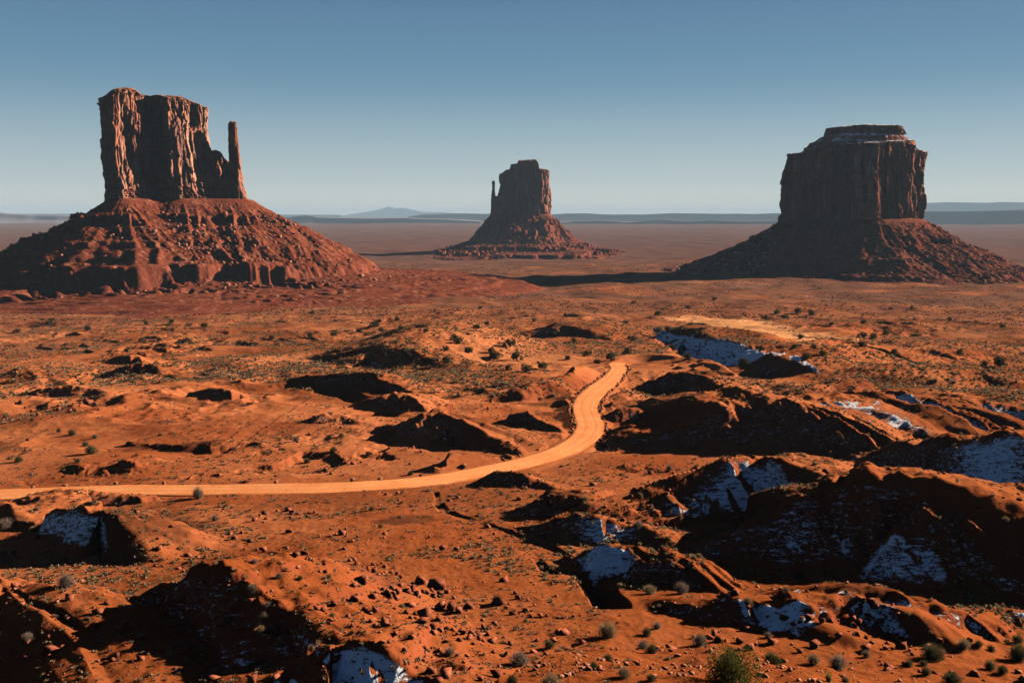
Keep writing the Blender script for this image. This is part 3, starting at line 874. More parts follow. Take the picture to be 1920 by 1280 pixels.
tower(fr, 'spire', P_(fr, [(434, 6), (433, -4), (440, -9), (449, -7), (452, 2), (446, 9)]), P_(fr, [(440, 16), (438, -14), (450, -26), (466, -24), (475, 0), (460, 20)]),
      zt_p, zrow(390), M_cw, bw, n=240, nv=150, a1=1.5, l1=8, a2=.8, l2=3, seed=3, flare=2.6, cap=8)
M_tw = mat_talus('west_talus_soil')
core = P_(fr, [(210, 52), (202, 14), (202, -30), (206, -80), (226, -108), (262, -90), (300, -62), (335, -72), (395, -50), (440, -46), (474, -24), (478, 6), (450, 36), (320, 62)])
tw, twg = talus(fr, 'talus_slope', core, [(0, 0), (12, 9), (28, 19), (60, 35), (100, 55), (143, 79), (150, 88), (185, 93), (230, 96), (280, 99.5), (330, 102.5), (352, 105), (380, 112)], float(zrow(375)), M_tw, bw, n=1700, nv=430, gul=5, rough=1.1, seed=1, bandwin=.55,
      bands=((24, 5, 1.0, 1.1), (37, 2, .7, 12.2), (50, 3, .8, 4.2), (64, 2.5, .8, 13.1), (84, 9, 1.2, 2.3), (94.5, 1.8, 1., 18.8), (96.5, 1.5, 1., 14.8), (98.5, 1.8, 1., 16.1), (101.2, 1.8, 1., 13.3)))

# --- east butte
fe = Frame(985, 2750.)
be = empty('sandstone_butte', (*fe.world(0, 0), float(zat(*fe.world(0, 0)))), 'smallest and farthest butte, shaded wall with a short thin thumb of rock on its side', 'butte', 'sandstone buttes on the valley floor')
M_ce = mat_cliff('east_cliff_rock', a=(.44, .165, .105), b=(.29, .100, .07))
def zt_e(u, w_):
    px = fe.pxof(u, w_)
    return fe.z(np.interp(px, [936, 941, 948, 957, 958, 970, 972, 1003, 1006, 1009, 1010, 1024, 1030], [330, 325, 320, 318, 309, 308, 302, 300, 301, 306, 317, 318, 325]))
tower(fe, 'cliff', P_(fe, [(942, 22), (939, -8), (955, -24), (985, -30), (1012, -30), (1023, -22), (1026, 4), (1015, 26), (975, 30)]),
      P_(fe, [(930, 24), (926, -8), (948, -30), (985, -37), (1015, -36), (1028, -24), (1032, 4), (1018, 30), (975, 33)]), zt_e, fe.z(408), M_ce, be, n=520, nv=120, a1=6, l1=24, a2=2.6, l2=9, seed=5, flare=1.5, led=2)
def zt_th(u, w_):
    px = fe.pxof(u, w_)
    return fe.z(np.interp(px, [921, 925, 928, 930], [342, 339, 341, 346]))
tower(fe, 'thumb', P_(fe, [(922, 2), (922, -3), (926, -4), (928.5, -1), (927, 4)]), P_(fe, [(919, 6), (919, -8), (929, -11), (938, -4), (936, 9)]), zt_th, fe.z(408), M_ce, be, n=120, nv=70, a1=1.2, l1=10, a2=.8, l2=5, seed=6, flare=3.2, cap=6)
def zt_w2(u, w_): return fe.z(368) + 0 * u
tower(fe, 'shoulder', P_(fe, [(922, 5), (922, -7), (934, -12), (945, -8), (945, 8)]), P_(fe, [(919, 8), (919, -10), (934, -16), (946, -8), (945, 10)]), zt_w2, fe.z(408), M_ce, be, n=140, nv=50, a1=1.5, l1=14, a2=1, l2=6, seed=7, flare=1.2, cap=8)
M_te = mat_talus('east_talus_soil', a=(.27, .082, .05), b=(.19, .055, .036))
core = P_(fe, [(930, 26), (918, 4), (922, -14), (948, -34), (985, -40), (1018, -38), (1032, -24), (1034, 6), (1018, 32), (975, 36)])
te, _ = talus(fe, 'talus_slope', core, [(0, 0), (30, 22), (88, 56), (120, 74), (150, 84), (200, 89), (290, 95), (350, 102), (420, 112)], float(fe.z(402)), M_te, be, n=900, nv=230, gul=12, rough=3.2, seed=4,
      bands=((22, 5, .8, 1.7), (50, 5, .7, 5.2), (88, 7, 1.1, 2.9), (96, 4, 1, 9.8), (100, 4, 1.2, 4.4)),
      dirscale=lambda a: (1 - .38 * ss(-np.cos(a), .35, .85)) * (1 - .42 * ss(np.cos(a), .2, .9)) * (1 - .35 * ss(-np.cos(a), .8, 1.)))

# --- third butte (flat-topped block)
fm = Frame(1600, 1760.)
bm_ = empty('sandstone_butte', (*fm.world(0, 0), float(zat(*fm.world(0, 0)))), 'broad blocky butte with a stepped flat cap and dark fluted walls, no spire', 'butte', 'sandstone buttes on the valley floor')
M_cm = mat_cliff('block_cliff_rock', a=(.56, .205, .130), b=(.34, .115, .080), varn_shade=(.19, .088, .074), light=(.86, .46, .30), snow=.3)
def pxm(u, w_=0.): return fm.pxof(u, w_)
def zt_m(u, w_):
    return fm.z(np.interp(pxm(u, w_), [1470, 1481, 1498, 1502, 1510, 1600, 1690, 1700, 1712, 1722, 1732], [292, 286, 285, 283, 276, 268, 268, 272, 280, 284, 292]))
tower(fm, 'cliff', P_(fm, [(1492, 66), (1480, 20), (1482, -8), (1500, -34), (1545, -62), (1590, -88), (1638, -106), (1648, -80), (1662, -82), (1670, -56), (1683, -58), (1691, -28), (1703, -30), (1711, 4), (1719, 2), (1727, 46), (1712, 78), (1600, 86)]),
      P_(fm, [(1486, 70), (1471, 20), (1473, -10), (1494, -40), (1545, -70), (1588, -98), (1640, -118), (1652, -88), (1666, -92), (1675, -62), (1689, -66), (1697, -32), (1709, -36), (1717, 0), (1724, -2), (1731, 46), (1716, 80), (1600, 90)]),
      zt_m, fm.z(418), M_cm, bm_, n=1200, nv=220, a1=8., l1=22, a2=3.4, l2=7.5, seed=9, flare=.8, topround=.02)
def zt_m2(u, w_):
    r = np.hypot((pxm(u, w_) - 1612) / 95, w_ / fm.m / 62)
    return fm.z(np.interp(r, [0, .55, .8, 1.0, 1.1], [246, 250, 256, 266, 272]))
tower(fm, 'upper_ledge', P_(fm, [(1525, 44), (1512, 10), (1520, -20), (1560, -50), (1610, -62), (1660, -56), (1698, -28), (1708, 12), (1690, 44), (1610, 60)]),
      P_(fm, [(1512, 56), (1499, 12), (1506, -26), (1552, -62), (1605, -76), (1660, -70), (1704, -36), (1716, 12), (1700, 56), (1610, 72)]), zt_m2, fm.z(284), M_cm, bm_, n=700, nv=70, a1=1.5, l1=12, a2=1.2, l2=5, seed=10, flare=1.0, led=3.2, cap=20)
def zt_m3(u, w_):
    return fm.z(np.interp(pxm(u, w_), [1538, 1545, 1570, 1610, 1618, 1650, 1680, 1692], [245, 239, 237, 234.5, 234, 236, 237, 241]))
tower(fm, 'cap', P_(fm, [(1552, 22), (1541, 4), (1552, -14), (1586, -22), (1612, -31), (1650, -27), (1686, -8), (1689, 14), (1668, 25), (1610, 30)]),
      P_(fm, [(1548, 26), (1537, 4), (1546, -18), (1580, -29), (1618, -35), (1658, -30), (1691, -11), (1693, 14), (1672, 29), (1610, 35)]), zt_m3, fm.z(254), M_cm, bm_, n=500, nv=40, a1=3., l1=16, a2=1.6, l2=5, seed=11, flare=1.0, led=2.2, cap=14)
M_tm = mat_talus('block_talus_soil', a=(.23, .070, .042), b=(.155, .047, .032), rock=(.34, .15, .09), snow=1.)
core = P_(fm, [(1484, 74), (1469, 20), (1471, -14), (1494, -46), (1545, -78), (1588, -102), (1640, -118), (1680, -88), (1708, -50), (1728, -10), (1736, 40), (1720, 78), (1600, 98)])
tm, tmg = talus(fm, 'talus_slope', core, [(0, 0), (25, 17), (60, 37), (100, 56), (140, 74), (170, 84), (215, 91), (280, 95), (360, 101)], float(fm.z(411)), M_tm, bm_, n=1300, nv=300, gul=6, rough=2.0, seed=8,
      bands=((34, 4, .9, 3.7), (60, 3, .6, 1.2), (84, 4, 1, 7.9), (89, 3, 1, 5.9)),
      snow=lambda X, Y, Z: .40 * ss(-X, 40, 130) + .25 * (X > -1e9))

# debris blocks strewn over the near talus aprons (uncountable)
def strew(g, fr_, cnt, parent, mat, lo, hi, rows_=(.05, .8)):
    wx, wy, Z = g; nr, ncol = Z.shape
    i = (rng.uniform(rows_[0], rows_[1], cnt) * nr).astype(int); j = rng.integers(0, ncol, cnt)
    vis = (wy[i, j] < fr_.o[1] + 40)
    i, j = i[vis], j[vis]
    cl = n2(wx[i, j] / 30, wy[i, j] / 30) > -.15; i, j = i[cl], j[cl]
    size = lo * (hi / lo) ** (rng.random(len(i)) ** 2.2)
    merged('talus_blocks', ROCKS, wx[i, j], wy[i, j], Z[i, j], size, mat, parent, .25)
M_tr = mat_simple('talus_block_rock', (.24, .075, .045), (.46, .19, .12), .3)
M_tr2 = mat_simple('shaded_talus_block_rock', (.18, .06, .04), (.34, .15, .10), .3)  # darker copy of the block rock, with shade put into its colour
strew(twg, fr, 6500, bw, M_tr, .45, 3.2, (.08, .52))
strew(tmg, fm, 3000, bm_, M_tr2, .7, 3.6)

# ------------------------------------------------------------------ far mesas and mountains
def mesa_range(name, D, sil, zfoot, mat, depth=3000., talus_frac=.5, seed=0, n=500, rough=1.0):
    """flat-topped far range: silhouette (px, row) at distance D, cliff over debris slope, running back by depth"""
    sil = np.array(sil, float)
    px = np.linspace(sil[0, 0], sil[-1, 0], n)
    row = np.interp(px, sil[:, 0], sil[:, 1])
    a = az_of(px, row); 
    d0 = D * (1 + .0008 * n2(px / 170 + seed * 5.3, px * 0 + seed * 1.7 + .41) + .0003 * n2(px / 19, px * 0 + 3.3 + seed))
    zt = -D * dip(px, row) + rough * D * .0003 * n2(px / 45 + seed * 5.3, px * 0 + .5)
    H = zt - zfoot
    prof = [(-1.6, 0.0), (-1.0, .16), (-.55, .34), (-.3, talus_frac), (-.22, .8), (-.16, .97), (0, 1.0), (.5, 1.0), (1., .98), (1.15, 0)]
    rows_ = []
    for k, (q, h) in enumerate(prof):
        dd = d0 + q * (np.maximum(H, 30) * .55 if q < 0 else depth) + (D * .0001 * n2(px / 13 + seed * 2.3, px * 0 + k * .35 + .45) if q < 0 else 0)
        z = zfoot - 6 * (h == 0) + np.maximum(H, 1) * h * (1 + (.03 * n2(px / 11 + seed * 3.1, px * 0 + k * .3 + .45) if 0 < h < .95 else 0))
        rows_.append(np.stack([dd * np.sin(a), dd * np.cos(a), z], -1))
    G = np.array(rows_)
    o = mesh_obj(name, G.reshape(-1, 3), grid_faces(len(prof), n)[:, ::-1], mat, smooth=True)
    o.data.flip_normals()
    o['kind'] = 'structure'
    return o
M_far = mat_simple('hazed_mesa_rock', (.24, .21, .22), (.28, .24, .24), .001)  # distance haze is partly painted into the grey of this rock
M_far2 = mat_simple('hazed_pale_rock', (.27, .23, .235), (.22, .19, .20), .001)  # likewise greyed, with some haze in the colour itself
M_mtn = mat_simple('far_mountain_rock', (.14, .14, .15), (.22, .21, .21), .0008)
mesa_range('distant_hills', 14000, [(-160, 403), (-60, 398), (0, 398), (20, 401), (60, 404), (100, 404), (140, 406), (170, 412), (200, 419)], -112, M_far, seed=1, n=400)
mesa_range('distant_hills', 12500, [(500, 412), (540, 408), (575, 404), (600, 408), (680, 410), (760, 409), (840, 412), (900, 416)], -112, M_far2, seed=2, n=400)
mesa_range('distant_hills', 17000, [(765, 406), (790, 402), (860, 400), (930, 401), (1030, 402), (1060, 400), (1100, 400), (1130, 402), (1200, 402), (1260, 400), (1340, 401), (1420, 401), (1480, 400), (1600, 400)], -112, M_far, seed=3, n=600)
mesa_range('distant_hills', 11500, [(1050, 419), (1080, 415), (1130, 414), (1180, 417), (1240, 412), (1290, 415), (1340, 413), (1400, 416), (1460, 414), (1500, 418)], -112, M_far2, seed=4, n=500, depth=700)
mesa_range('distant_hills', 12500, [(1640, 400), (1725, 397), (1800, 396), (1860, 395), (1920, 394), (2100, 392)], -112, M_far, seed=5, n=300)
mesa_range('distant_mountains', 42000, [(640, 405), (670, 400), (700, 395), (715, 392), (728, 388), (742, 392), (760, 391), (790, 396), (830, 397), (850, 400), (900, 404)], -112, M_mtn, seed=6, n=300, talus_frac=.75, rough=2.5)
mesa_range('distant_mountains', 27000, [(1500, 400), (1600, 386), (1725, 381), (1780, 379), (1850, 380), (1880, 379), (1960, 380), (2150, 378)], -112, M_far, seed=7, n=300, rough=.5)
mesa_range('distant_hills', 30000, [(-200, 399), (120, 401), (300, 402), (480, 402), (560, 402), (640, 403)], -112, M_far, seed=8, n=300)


# ------------------------------------------------------------------ boulders
def copy_tree(o, parent=None):
    c = o.copy(); C.objects.link(c)
    if parent is not None: c.parent = parent
    for ch in list(o.children):
        copy_tree(ch, c)
    return c
rock_src = []
for i, (V_, F_) in enumerate(ROCKS):
    rock_src.append((V_, F_))
rock_mesh = []
def put_rock(x, y, z, size, label, group, kname='boulder', cat='boulder', mat=None, k=None, tall=1.0, rz=None):
    mat = mat or M_boulder
    k = int(rng.integers(0, 8)) if k is None else k
    key = (k, mat.name)
    me = next((m for q, m in rock_mesh if q == key), None)
    if me is None:
        o = mesh_obj(kname, rock_src[k][0], rock_src[k][1], mat, smooth=False); rock_mesh.append((key, o.data))
    else:
        o = bpy.data.objects.new(kname, me); C.objects.link(o)
    o.name = kname
    o.scale = (size * rng.uniform(.85, 1.15), size * rng.uniform(.8, 1.1), size * tall * rng.uniform(.85, 1.1))
    o.rotation_euler = (rng.uniform(-.35, .35), rng.uniform(-.35, .35), rng.uniform(0, 6.28) if rz is None else rz)
    o.location = (x, y, z + size * .35 * tall)
    return tag(o, label, cat, group)

BIG = [  # px, row, size px, label
 (680, 1087, 24, 'large dark squarish boulder at the upper end of the rock fall, standing apart'),
 (935, 1126, 30, 'largest dark angular boulder at the head of the separate rock trail nearer the gully'),
 (797, 1156, 26, 'upright pointed rock slab standing above the lowest curved row of boulders'),
 (820, 1098, 26, 'pale sunlit flat-topped boulder in the middle of the rock fall'),
 (788, 1089, 22, 'dark round boulder on top of the middle rock fall cluster'),
 (860, 1143, 20, 'squared dark block at the end of the trio of boulders below the rock fall'),
 (845, 1138, 22, 'pointed middle boulder of the trio below the rock fall'),
 (826, 1138, 17, 'small upright boulder at the start of the trio below the rock fall'),
 (945, 1086, 17, 'dark flat block resting on the scrubby slope above the separate rock trail'),
]
for px, py, sz, lab in BIG:
    x, y, z = hit(px, py + sz * .25); rho = float(np.hypot(x[0], y[0]))
    if np.isnan(rho): continue
    put_rock(x[0], y[0], z[0], sz * rho / F / 1.6, lab, None, tall=1.5 if 'upright' in lab else 1.0)
CL = [  # centre list / box, count, size px range, label
 ([(718,1106),(737,1104),(750,1098),(762,1109),(775,1106),(800,1112),(810,1106),(832,1093),(838,1110),(742,1122),(700,1118),(765,1095),(745,1110),(826,1115),(790,1108),(783,1115),(730,1115),(812,1118)], 9, 9, 18, 'angular red boulder packed in the middle cluster of the rock fall'),
 ([(655,1050),(668,1056),(680,1060),(690,1066),(702,1070),(712,1075),(722,1062),(734,1070),(745,1075),(752,1082),(725,1085),(700,1058),(663,1068),(740,1062),(715,1055)], 14, 5, 12, 'small red boulder in the thin upper trail of the rock fall'),
 ([(780,1150),(786,1165),(805,1176),(812,1186),(838,1178),(850,1182),(868,1188),(890,1186),(905,1176),(918,1175),(880,1196),(900,1198),(770,1158),(795,1170),(825,1182),(858,1190),(912,1190)], 6, 9, 17, 'red boulder in the lowest curved row of the rock fall'),
 ([(925,1130),(950,1140),(960,1150),(970,1120),(980,1122),(988,1124),(995,1155),(1025,1153),(1062,1155),(1075,1154),(1002,1135),(956,1130),(1012,1156),(1045,1157),(965,1112),(985,1145)], 8, 6, 13, 'boulder in the separate trail leading toward the gully'),
 ([(497,963),(540,956),(548,961),(500,971),(520,958),(560,964),(575,968),(590,960),(478,975)], 10, 6, 14, 'rust red rock among scattered stones just below the road'),
 ([(430,1000),(470,1014),(490,1027),(440,1008),(452,998)], 6, 6, 12, 'rock on the bare slope between the road and the dark hollow'),
 ([(555,1042),(580,1048),(608,1056),(570,1036),(620,1005),(640,1000),(598,1070),(610,1071)], 6, 7, 14, 'dark jagged rock on the slope beside the upper rock fall'),
 ([(652,1154),(683,1160),(660,1172),(700,1146)], 4, 6, 12, 'lone rock on the smooth slope below the rock fall'),
 ([(60,770),(90,765),(70,778),(110,768),(150,762),(165,756),(180,760),(130,770),(40,755)], 10, 6, 13, 'tilted slab in the rocky outcrop beside a scrubby flat'),
 ([(600,792),(620,798),(640,802),(590,782),(655,790),(630,786)], 12, 4, 8, 'broken rock in the rubble tumbling from the ravine edge'),
 ([(905,770),(920,775),(895,764),(935,778),(915,766)], 12, 3, 7, 'pale broken stone in the rubble patch on the mound beside the road'),
 ([(610,880),(635,875),(650,868),(620,888),(760,842),(775,838),(790,846),(670,860)], 10, 4, 9, 'rock in the small outcrops on the lit slope above the road'),
 ([(1612,1122),(1618,1134),(1610,1148),(1625,1160),(1612,1172),(1632,1128),(1640,1145),(1605,1188),(1650,1168)], 6, 9, 18, 'flat ledge block at the broken edge above the snowy hollow'),
 ([(1398,1180),(1380,1168),(1515,1160),(1500,1170),(1540,1165),(1470,1162)], 4, 8, 18, 'dark boulder lying in the snowy hollow'),
 ([(1468,1240),(1478,1256),(1340,1190),(1350,1200),(1690,1212),(1820,1200),(1860,1196),(1760,1206),(1330,1196),(1660,1215)], 8, 8, 20, 'rough stone on the near rocky rim beside the bushes'),
 ([(1560,905),(1600,900),(1580,895),(1790,880),(1760,885),(1545,910),(1620,945)], 8, 5, 11, 'rust coloured rock on the ridge crest above the dark slopes'),
 ([(1345,715),(1365,720),(1375,712),(1355,724)], 6, 4, 9, 'dark stone on the rounded mound beyond the road bend'),
 ([(940,905),(925,898),(960,912),(985,915)], 4, 4, 10, 'dark rock on the shadowed mound touching the road'),
]
for ctr, nex, lo, hi, lab in CL:
    pts = [(a, b) for a, b in ctr]
    for _ in range(nex):
        a, b = pts[int(rng.integers(0, len(ctr)))]
        pts.append((a + rng.normal() * 9, b + rng.normal() * 4))
    px = np.array([p[0] for p in pts], float); py = np.array([p[1] for p in pts], float)
    X, Y, Z = hit(px, py + 2)
    for k in range(len(px)):
        if np.isnan(X[k]): continue
        rho = math.hypot(X[k], Y[k])
        put_rock(X[k], Y[k], Z[k], rng.uniform(lo, hi) * (1 if k < len(ctr) else .6) * rho / F / 1.65, lab, lab.replace('a ', '', 1) + ' group' if False else 'rocks: ' + lab)
# stones lining the road
ri = np.arange(len(road))
def line_stones(i0, i1, side, step, off, lab):
    i = i0
    while i < i1:
        k = int(i); 
        x = road[k, 0] + nrm[k, 0] * side * (hw[k] + off) + rng.normal() * .25; y = road[k, 1] + nrm[k, 1] * side * (hw[k] + off) + rng.normal() * .25
        put_rock(x, y, float(zat(np.array([x]), np.array([y]))[0]), rng.uniform(.35, .7), lab, lab, 'roadside_stone', 'stone', M_kerb)
        i += step * rng.uniform(.6, 1.5)
n_r = len(road)
iend = int(np.argmin(np.hypot(road[:, 0] - e[0], road[:, 1] - e[1])))
line_stones(iend - 62, iend - 2, -1, .95, .5, 'block in the stone row on the outer edge of the upper road bend')
line_stones(iend - 58, iend - 12, 1, .95, .5, 'block in the stone row on the inner edge of the road bend')
line_stones(iend - 130, iend - 66, 1, 3.2, 1.2, 'stone spaced along the far edge of the straight road')

# ------------------------------------------------------------------ plants
def leaf_cloud(seed, n, R_, H, leaf, clumps=9, flat=.0):
    r = np.random.default_rng(seed)
    cc = r.normal(size=(clumps, 3)); cc /= np.linalg.norm(cc, axis=1)[:, None]; cc *= r.uniform(.35, .75, (clumps, 1)); cc[:, 2] = np.abs(cc[:, 2]) * .8 + .1
    cs = r.uniform(.25, .45, clumps)
    k = r.integers(0, clumps, n)
    d = r.normal(size=(n, 3)); d /= np.linalg.norm(d, axis=1)[:, None]
    p = cc[k] + d * (cs[k] * r.uniform(.55, 1.05, n))[:, None]
    p[:, 2] = np.maximum(p[:, 2], .03)
    p *= np.array([R_, R_, H])
    a = r.normal(size=(n, 3)); a /= np.linalg.norm(a, axis=1)[:, None]
    b = np.cross(a, r.normal(size=(n, 3))); b /= np.linalg.norm(b, axis=1)[:, None]
    s = leaf * r.uniform(.6, 1.4, n)[:, None]
    V = np.stack([p - a * s, p + b * s * .45, p + a * s, p - b * s * .45], 1).reshape(-1, 3)
    return V, np.arange(4 * n).reshape(-1, 4)
def stem_cloud(seed, n, R_, H, wd, bend=.25, lean=1.0, base=.08):
    """thin tapering stems fanning out of one root"""
    r = np.random.default_rng(seed); V = []; Fq = []
    for i in range(n):
        a = r.uniform(0, 6.28); t = (r.uniform(0, 1) ** .7) * lean
        L = r.uniform(.65, 1.05)
        end = np.array([math.cos(a) * t * R_, math.sin(a) * t * R_, H * math.sqrt(max(.05, 1 - (t * .85) ** 2))]) * L
        st = np.array([math.cos(a), math.sin(a), 0]) * base * R_ * r.random()
        mid = (st + end) / 2 + r.normal(size=3) * bend * R_ * .3
        side = np.array([-math.sin(a + r.normal() * .8), math.cos(a + r.normal() * .8), r.normal() * .3]) * wd
        o = len(V)
        V += [st - side, st + side, mid - side * .8, mid + side * .8, end]
        Fq += [[o, o + 1, o + 3, o + 2], [o + 2, o + 3, o + 4, o + 4]]
    return np.array(V), np.array(Fq)
def trunk_mesh(seed, H, r0):
    r = np.random.default_rng(seed); V = []; Fq = []
    def limb(p0, p1, a, b, n=5, rg=4):
        o = len(V)
        for i in range(rg):
            t = i / (rg - 1); c = p0 + (p1 - p0) * t + r.normal(size=3) * .06 * H * (0 < i < rg - 1); rr = a + (b - a) * t
            for j in range(n):
                an = 6.283 * j / n; V.append(c + np.array([math.cos(an) * rr, math.sin(an) * rr, 0]))
        for i in range(rg - 1):
            for j in range(n):
                Fq.append([o + i * n + j, o + i * n + (j + 1) % n, o + (i + 1) * n + (j + 1) % n, o + (i + 1) * n + j])
    top = np.array([r.normal() * .08 * H, r.normal() * .08 * H, .55 * H])
    limb(np.array([0, 0, -.1 * H]), top, r0, r0 * .55)
    for k in range(5):
        a = k * 1.25 + r.random(); s = top * r.uniform(.4, .9)
        limb(s, s + np.array([math.cos(a) * .4 * H, math.sin(a) * .4 * H, .32 * H]), r0 * .45, r0 * .12)
    return np.array(V), np.array(Fq)
M_trunk = mat_simple('juniper_bark', (.10, .065, .045), (.20, .14, .10), 6)
M_jun = mat_leaf('juniper_foliage', (.050, .050, .022), (.13, .115, .052))
M_jun2 = mat_leaf('olive_shrub_foliage', (.085, .090, .022), (.19, .17, .05))
M_tan = mat_leaf('dry_tan_twigs', (.34, .20, .10), (.55, .36, .20))
M_grey = mat_leaf('dry_grey_twigs', (.26, .17, .13), (.42, .30, .23))
M_olv = mat_leaf('dull_olive_twigs', (.085, .070, .030), (.20, .16, .075))
M_wood = mat_simple('twig_wood', (.09, .06, .045), (.18, .12, .09), 8)
M_yuc = mat_leaf('yucca_leaves', (.20, .21, .05), (.38, .34, .10))

# juniper trees (unit size, trunk + crown)
jun = []
for i in range(5):
    t = empty('juniper_tree', (0, 0, 0), 'x', 'tree')
    V_, F_ = trunk_mesh(40 + i, 1.0, .07); mesh_obj('trunk', V_, F_, M_trunk, t)
    V_, F_ = leaf_cloud(60 + i, 520, .62, 1.0, .085, 8 + i); V_[:, 2] += .08; mesh_obj('crown', V_, F_, M_jun, t, smooth=False)
    jun.append([t, False])
JP = [(744,599,9),(703,609,11),(892,612,10),(850,632,11),(860,640,13),(955,644,17),(879,656,13),(930,666,18),(970,669,17),(837,677,13),(836,654,10),(986,690,15),(1016,685,15),(954,690,11),
 (1075,639,9),(1101,663,12),(1064,671,10),(1121,677,11),(1145,669,15),(1177,658,13),(1185,635,11),(1039,626,10),(1233,587,11),(1236,620,10),(1251,617,11),(1188,567,7),(1173,604,8),(1262,652,12),(1278,656,12),(1289,670,12),
 (901,577,7),(912,605,8),(799,619,8),(751,615,9),(728,626,8),(715,618,9),(673,620,9),(627,626,9),(923,658,12),(762,664,11),(1434,595,10),(1457,585,8),(1470,593,9),(1494,584,11),(1520,587,10),(1617,629,13),(1638,630,11),(1614,644,14),
 (1660,624,10),(1500,632,9),(1425,653,11),(1511,668,13),(1541,661,12),(1487,651,9),(1526,651,9),(1678,661,12),(1873,678,19),(1847,681,12),(1800,661,11),(1393,681,16),(1277,655,10),(1260,651,9),(1671,578,6),(1710,578,6),(1620,604,8),
 (32,622,8),(98,600,8),(91,606,9),(164,616,10),(273,606,8),(323,618,7),(322,602,8),(384,609,10),(585,586,7),(580,631,10),(696,613,9),(449,642,8),(266,637,8),(297,637,8),(510,635,9),(120,560,5),(1340,560,7),(1290,575,6),(1060,590,6),(1000,600,7),(1780,600,7),(1880,612,7),(1560,607,7)]
def jlabel(px, py, sz):
    if px == 1873: return 'broadest dark juniper on the smooth slope, close to a smaller one'
    if px == 1847: return 'small dark juniper just beside the broadest one on the smooth slope'
    if px == 1145: return 'round dark juniper standing just behind the point where the road vanishes'
    if px == 1121: return 'small juniper at the dark bank beside the end of the visible road'
    if px < 560: return 'dark juniper dotting the plain in front of the large twin towered butte'
    if px < 830: return 'dark juniper on the scrub plain below the long talus foot of the largest butte'
    if px < 1060 and py > 624: return 'dark green juniper in the loose group on the scrubby rise beside the road'
    if px < 1060: return 'small juniper on the far scrub flat in line with the farthest butte'
    if px < 1300: return 'dark juniper between the end of the road and the snowy bank'
    if py < 612: return 'dark juniper behind the bright bare sand patch'
    return 'dark juniper on the brushy slope beyond the bright bare sand patch'
gcnt = {}
X, Y, Z = hit([p[0] for p in JP], [p[1] + p[2] * .45 for p in JP])
for k, (px, py, sz) in enumerate(JP):
    if np.isnan(X[k]): continue
    rho = math.hypot(X[k], Y[k]); lab = jlabel(px, py, sz)
    j = jun[k % 5]; o = j[0] if not j[1] else copy_tree(j[0]); j[1] = True
    h = sz * 1.15 * rho / F
    o.location = (X[k], Y[k], Z[k]); o.scale = (h * rng.uniform(1.0, 1.3), h * rng.uniform(1.0, 1.3), h); o.rotation_euler = (0, 0, rng.uniform(0, 6.28))
    tag(o, lab, 'tree', 'junipers: ' + lab)

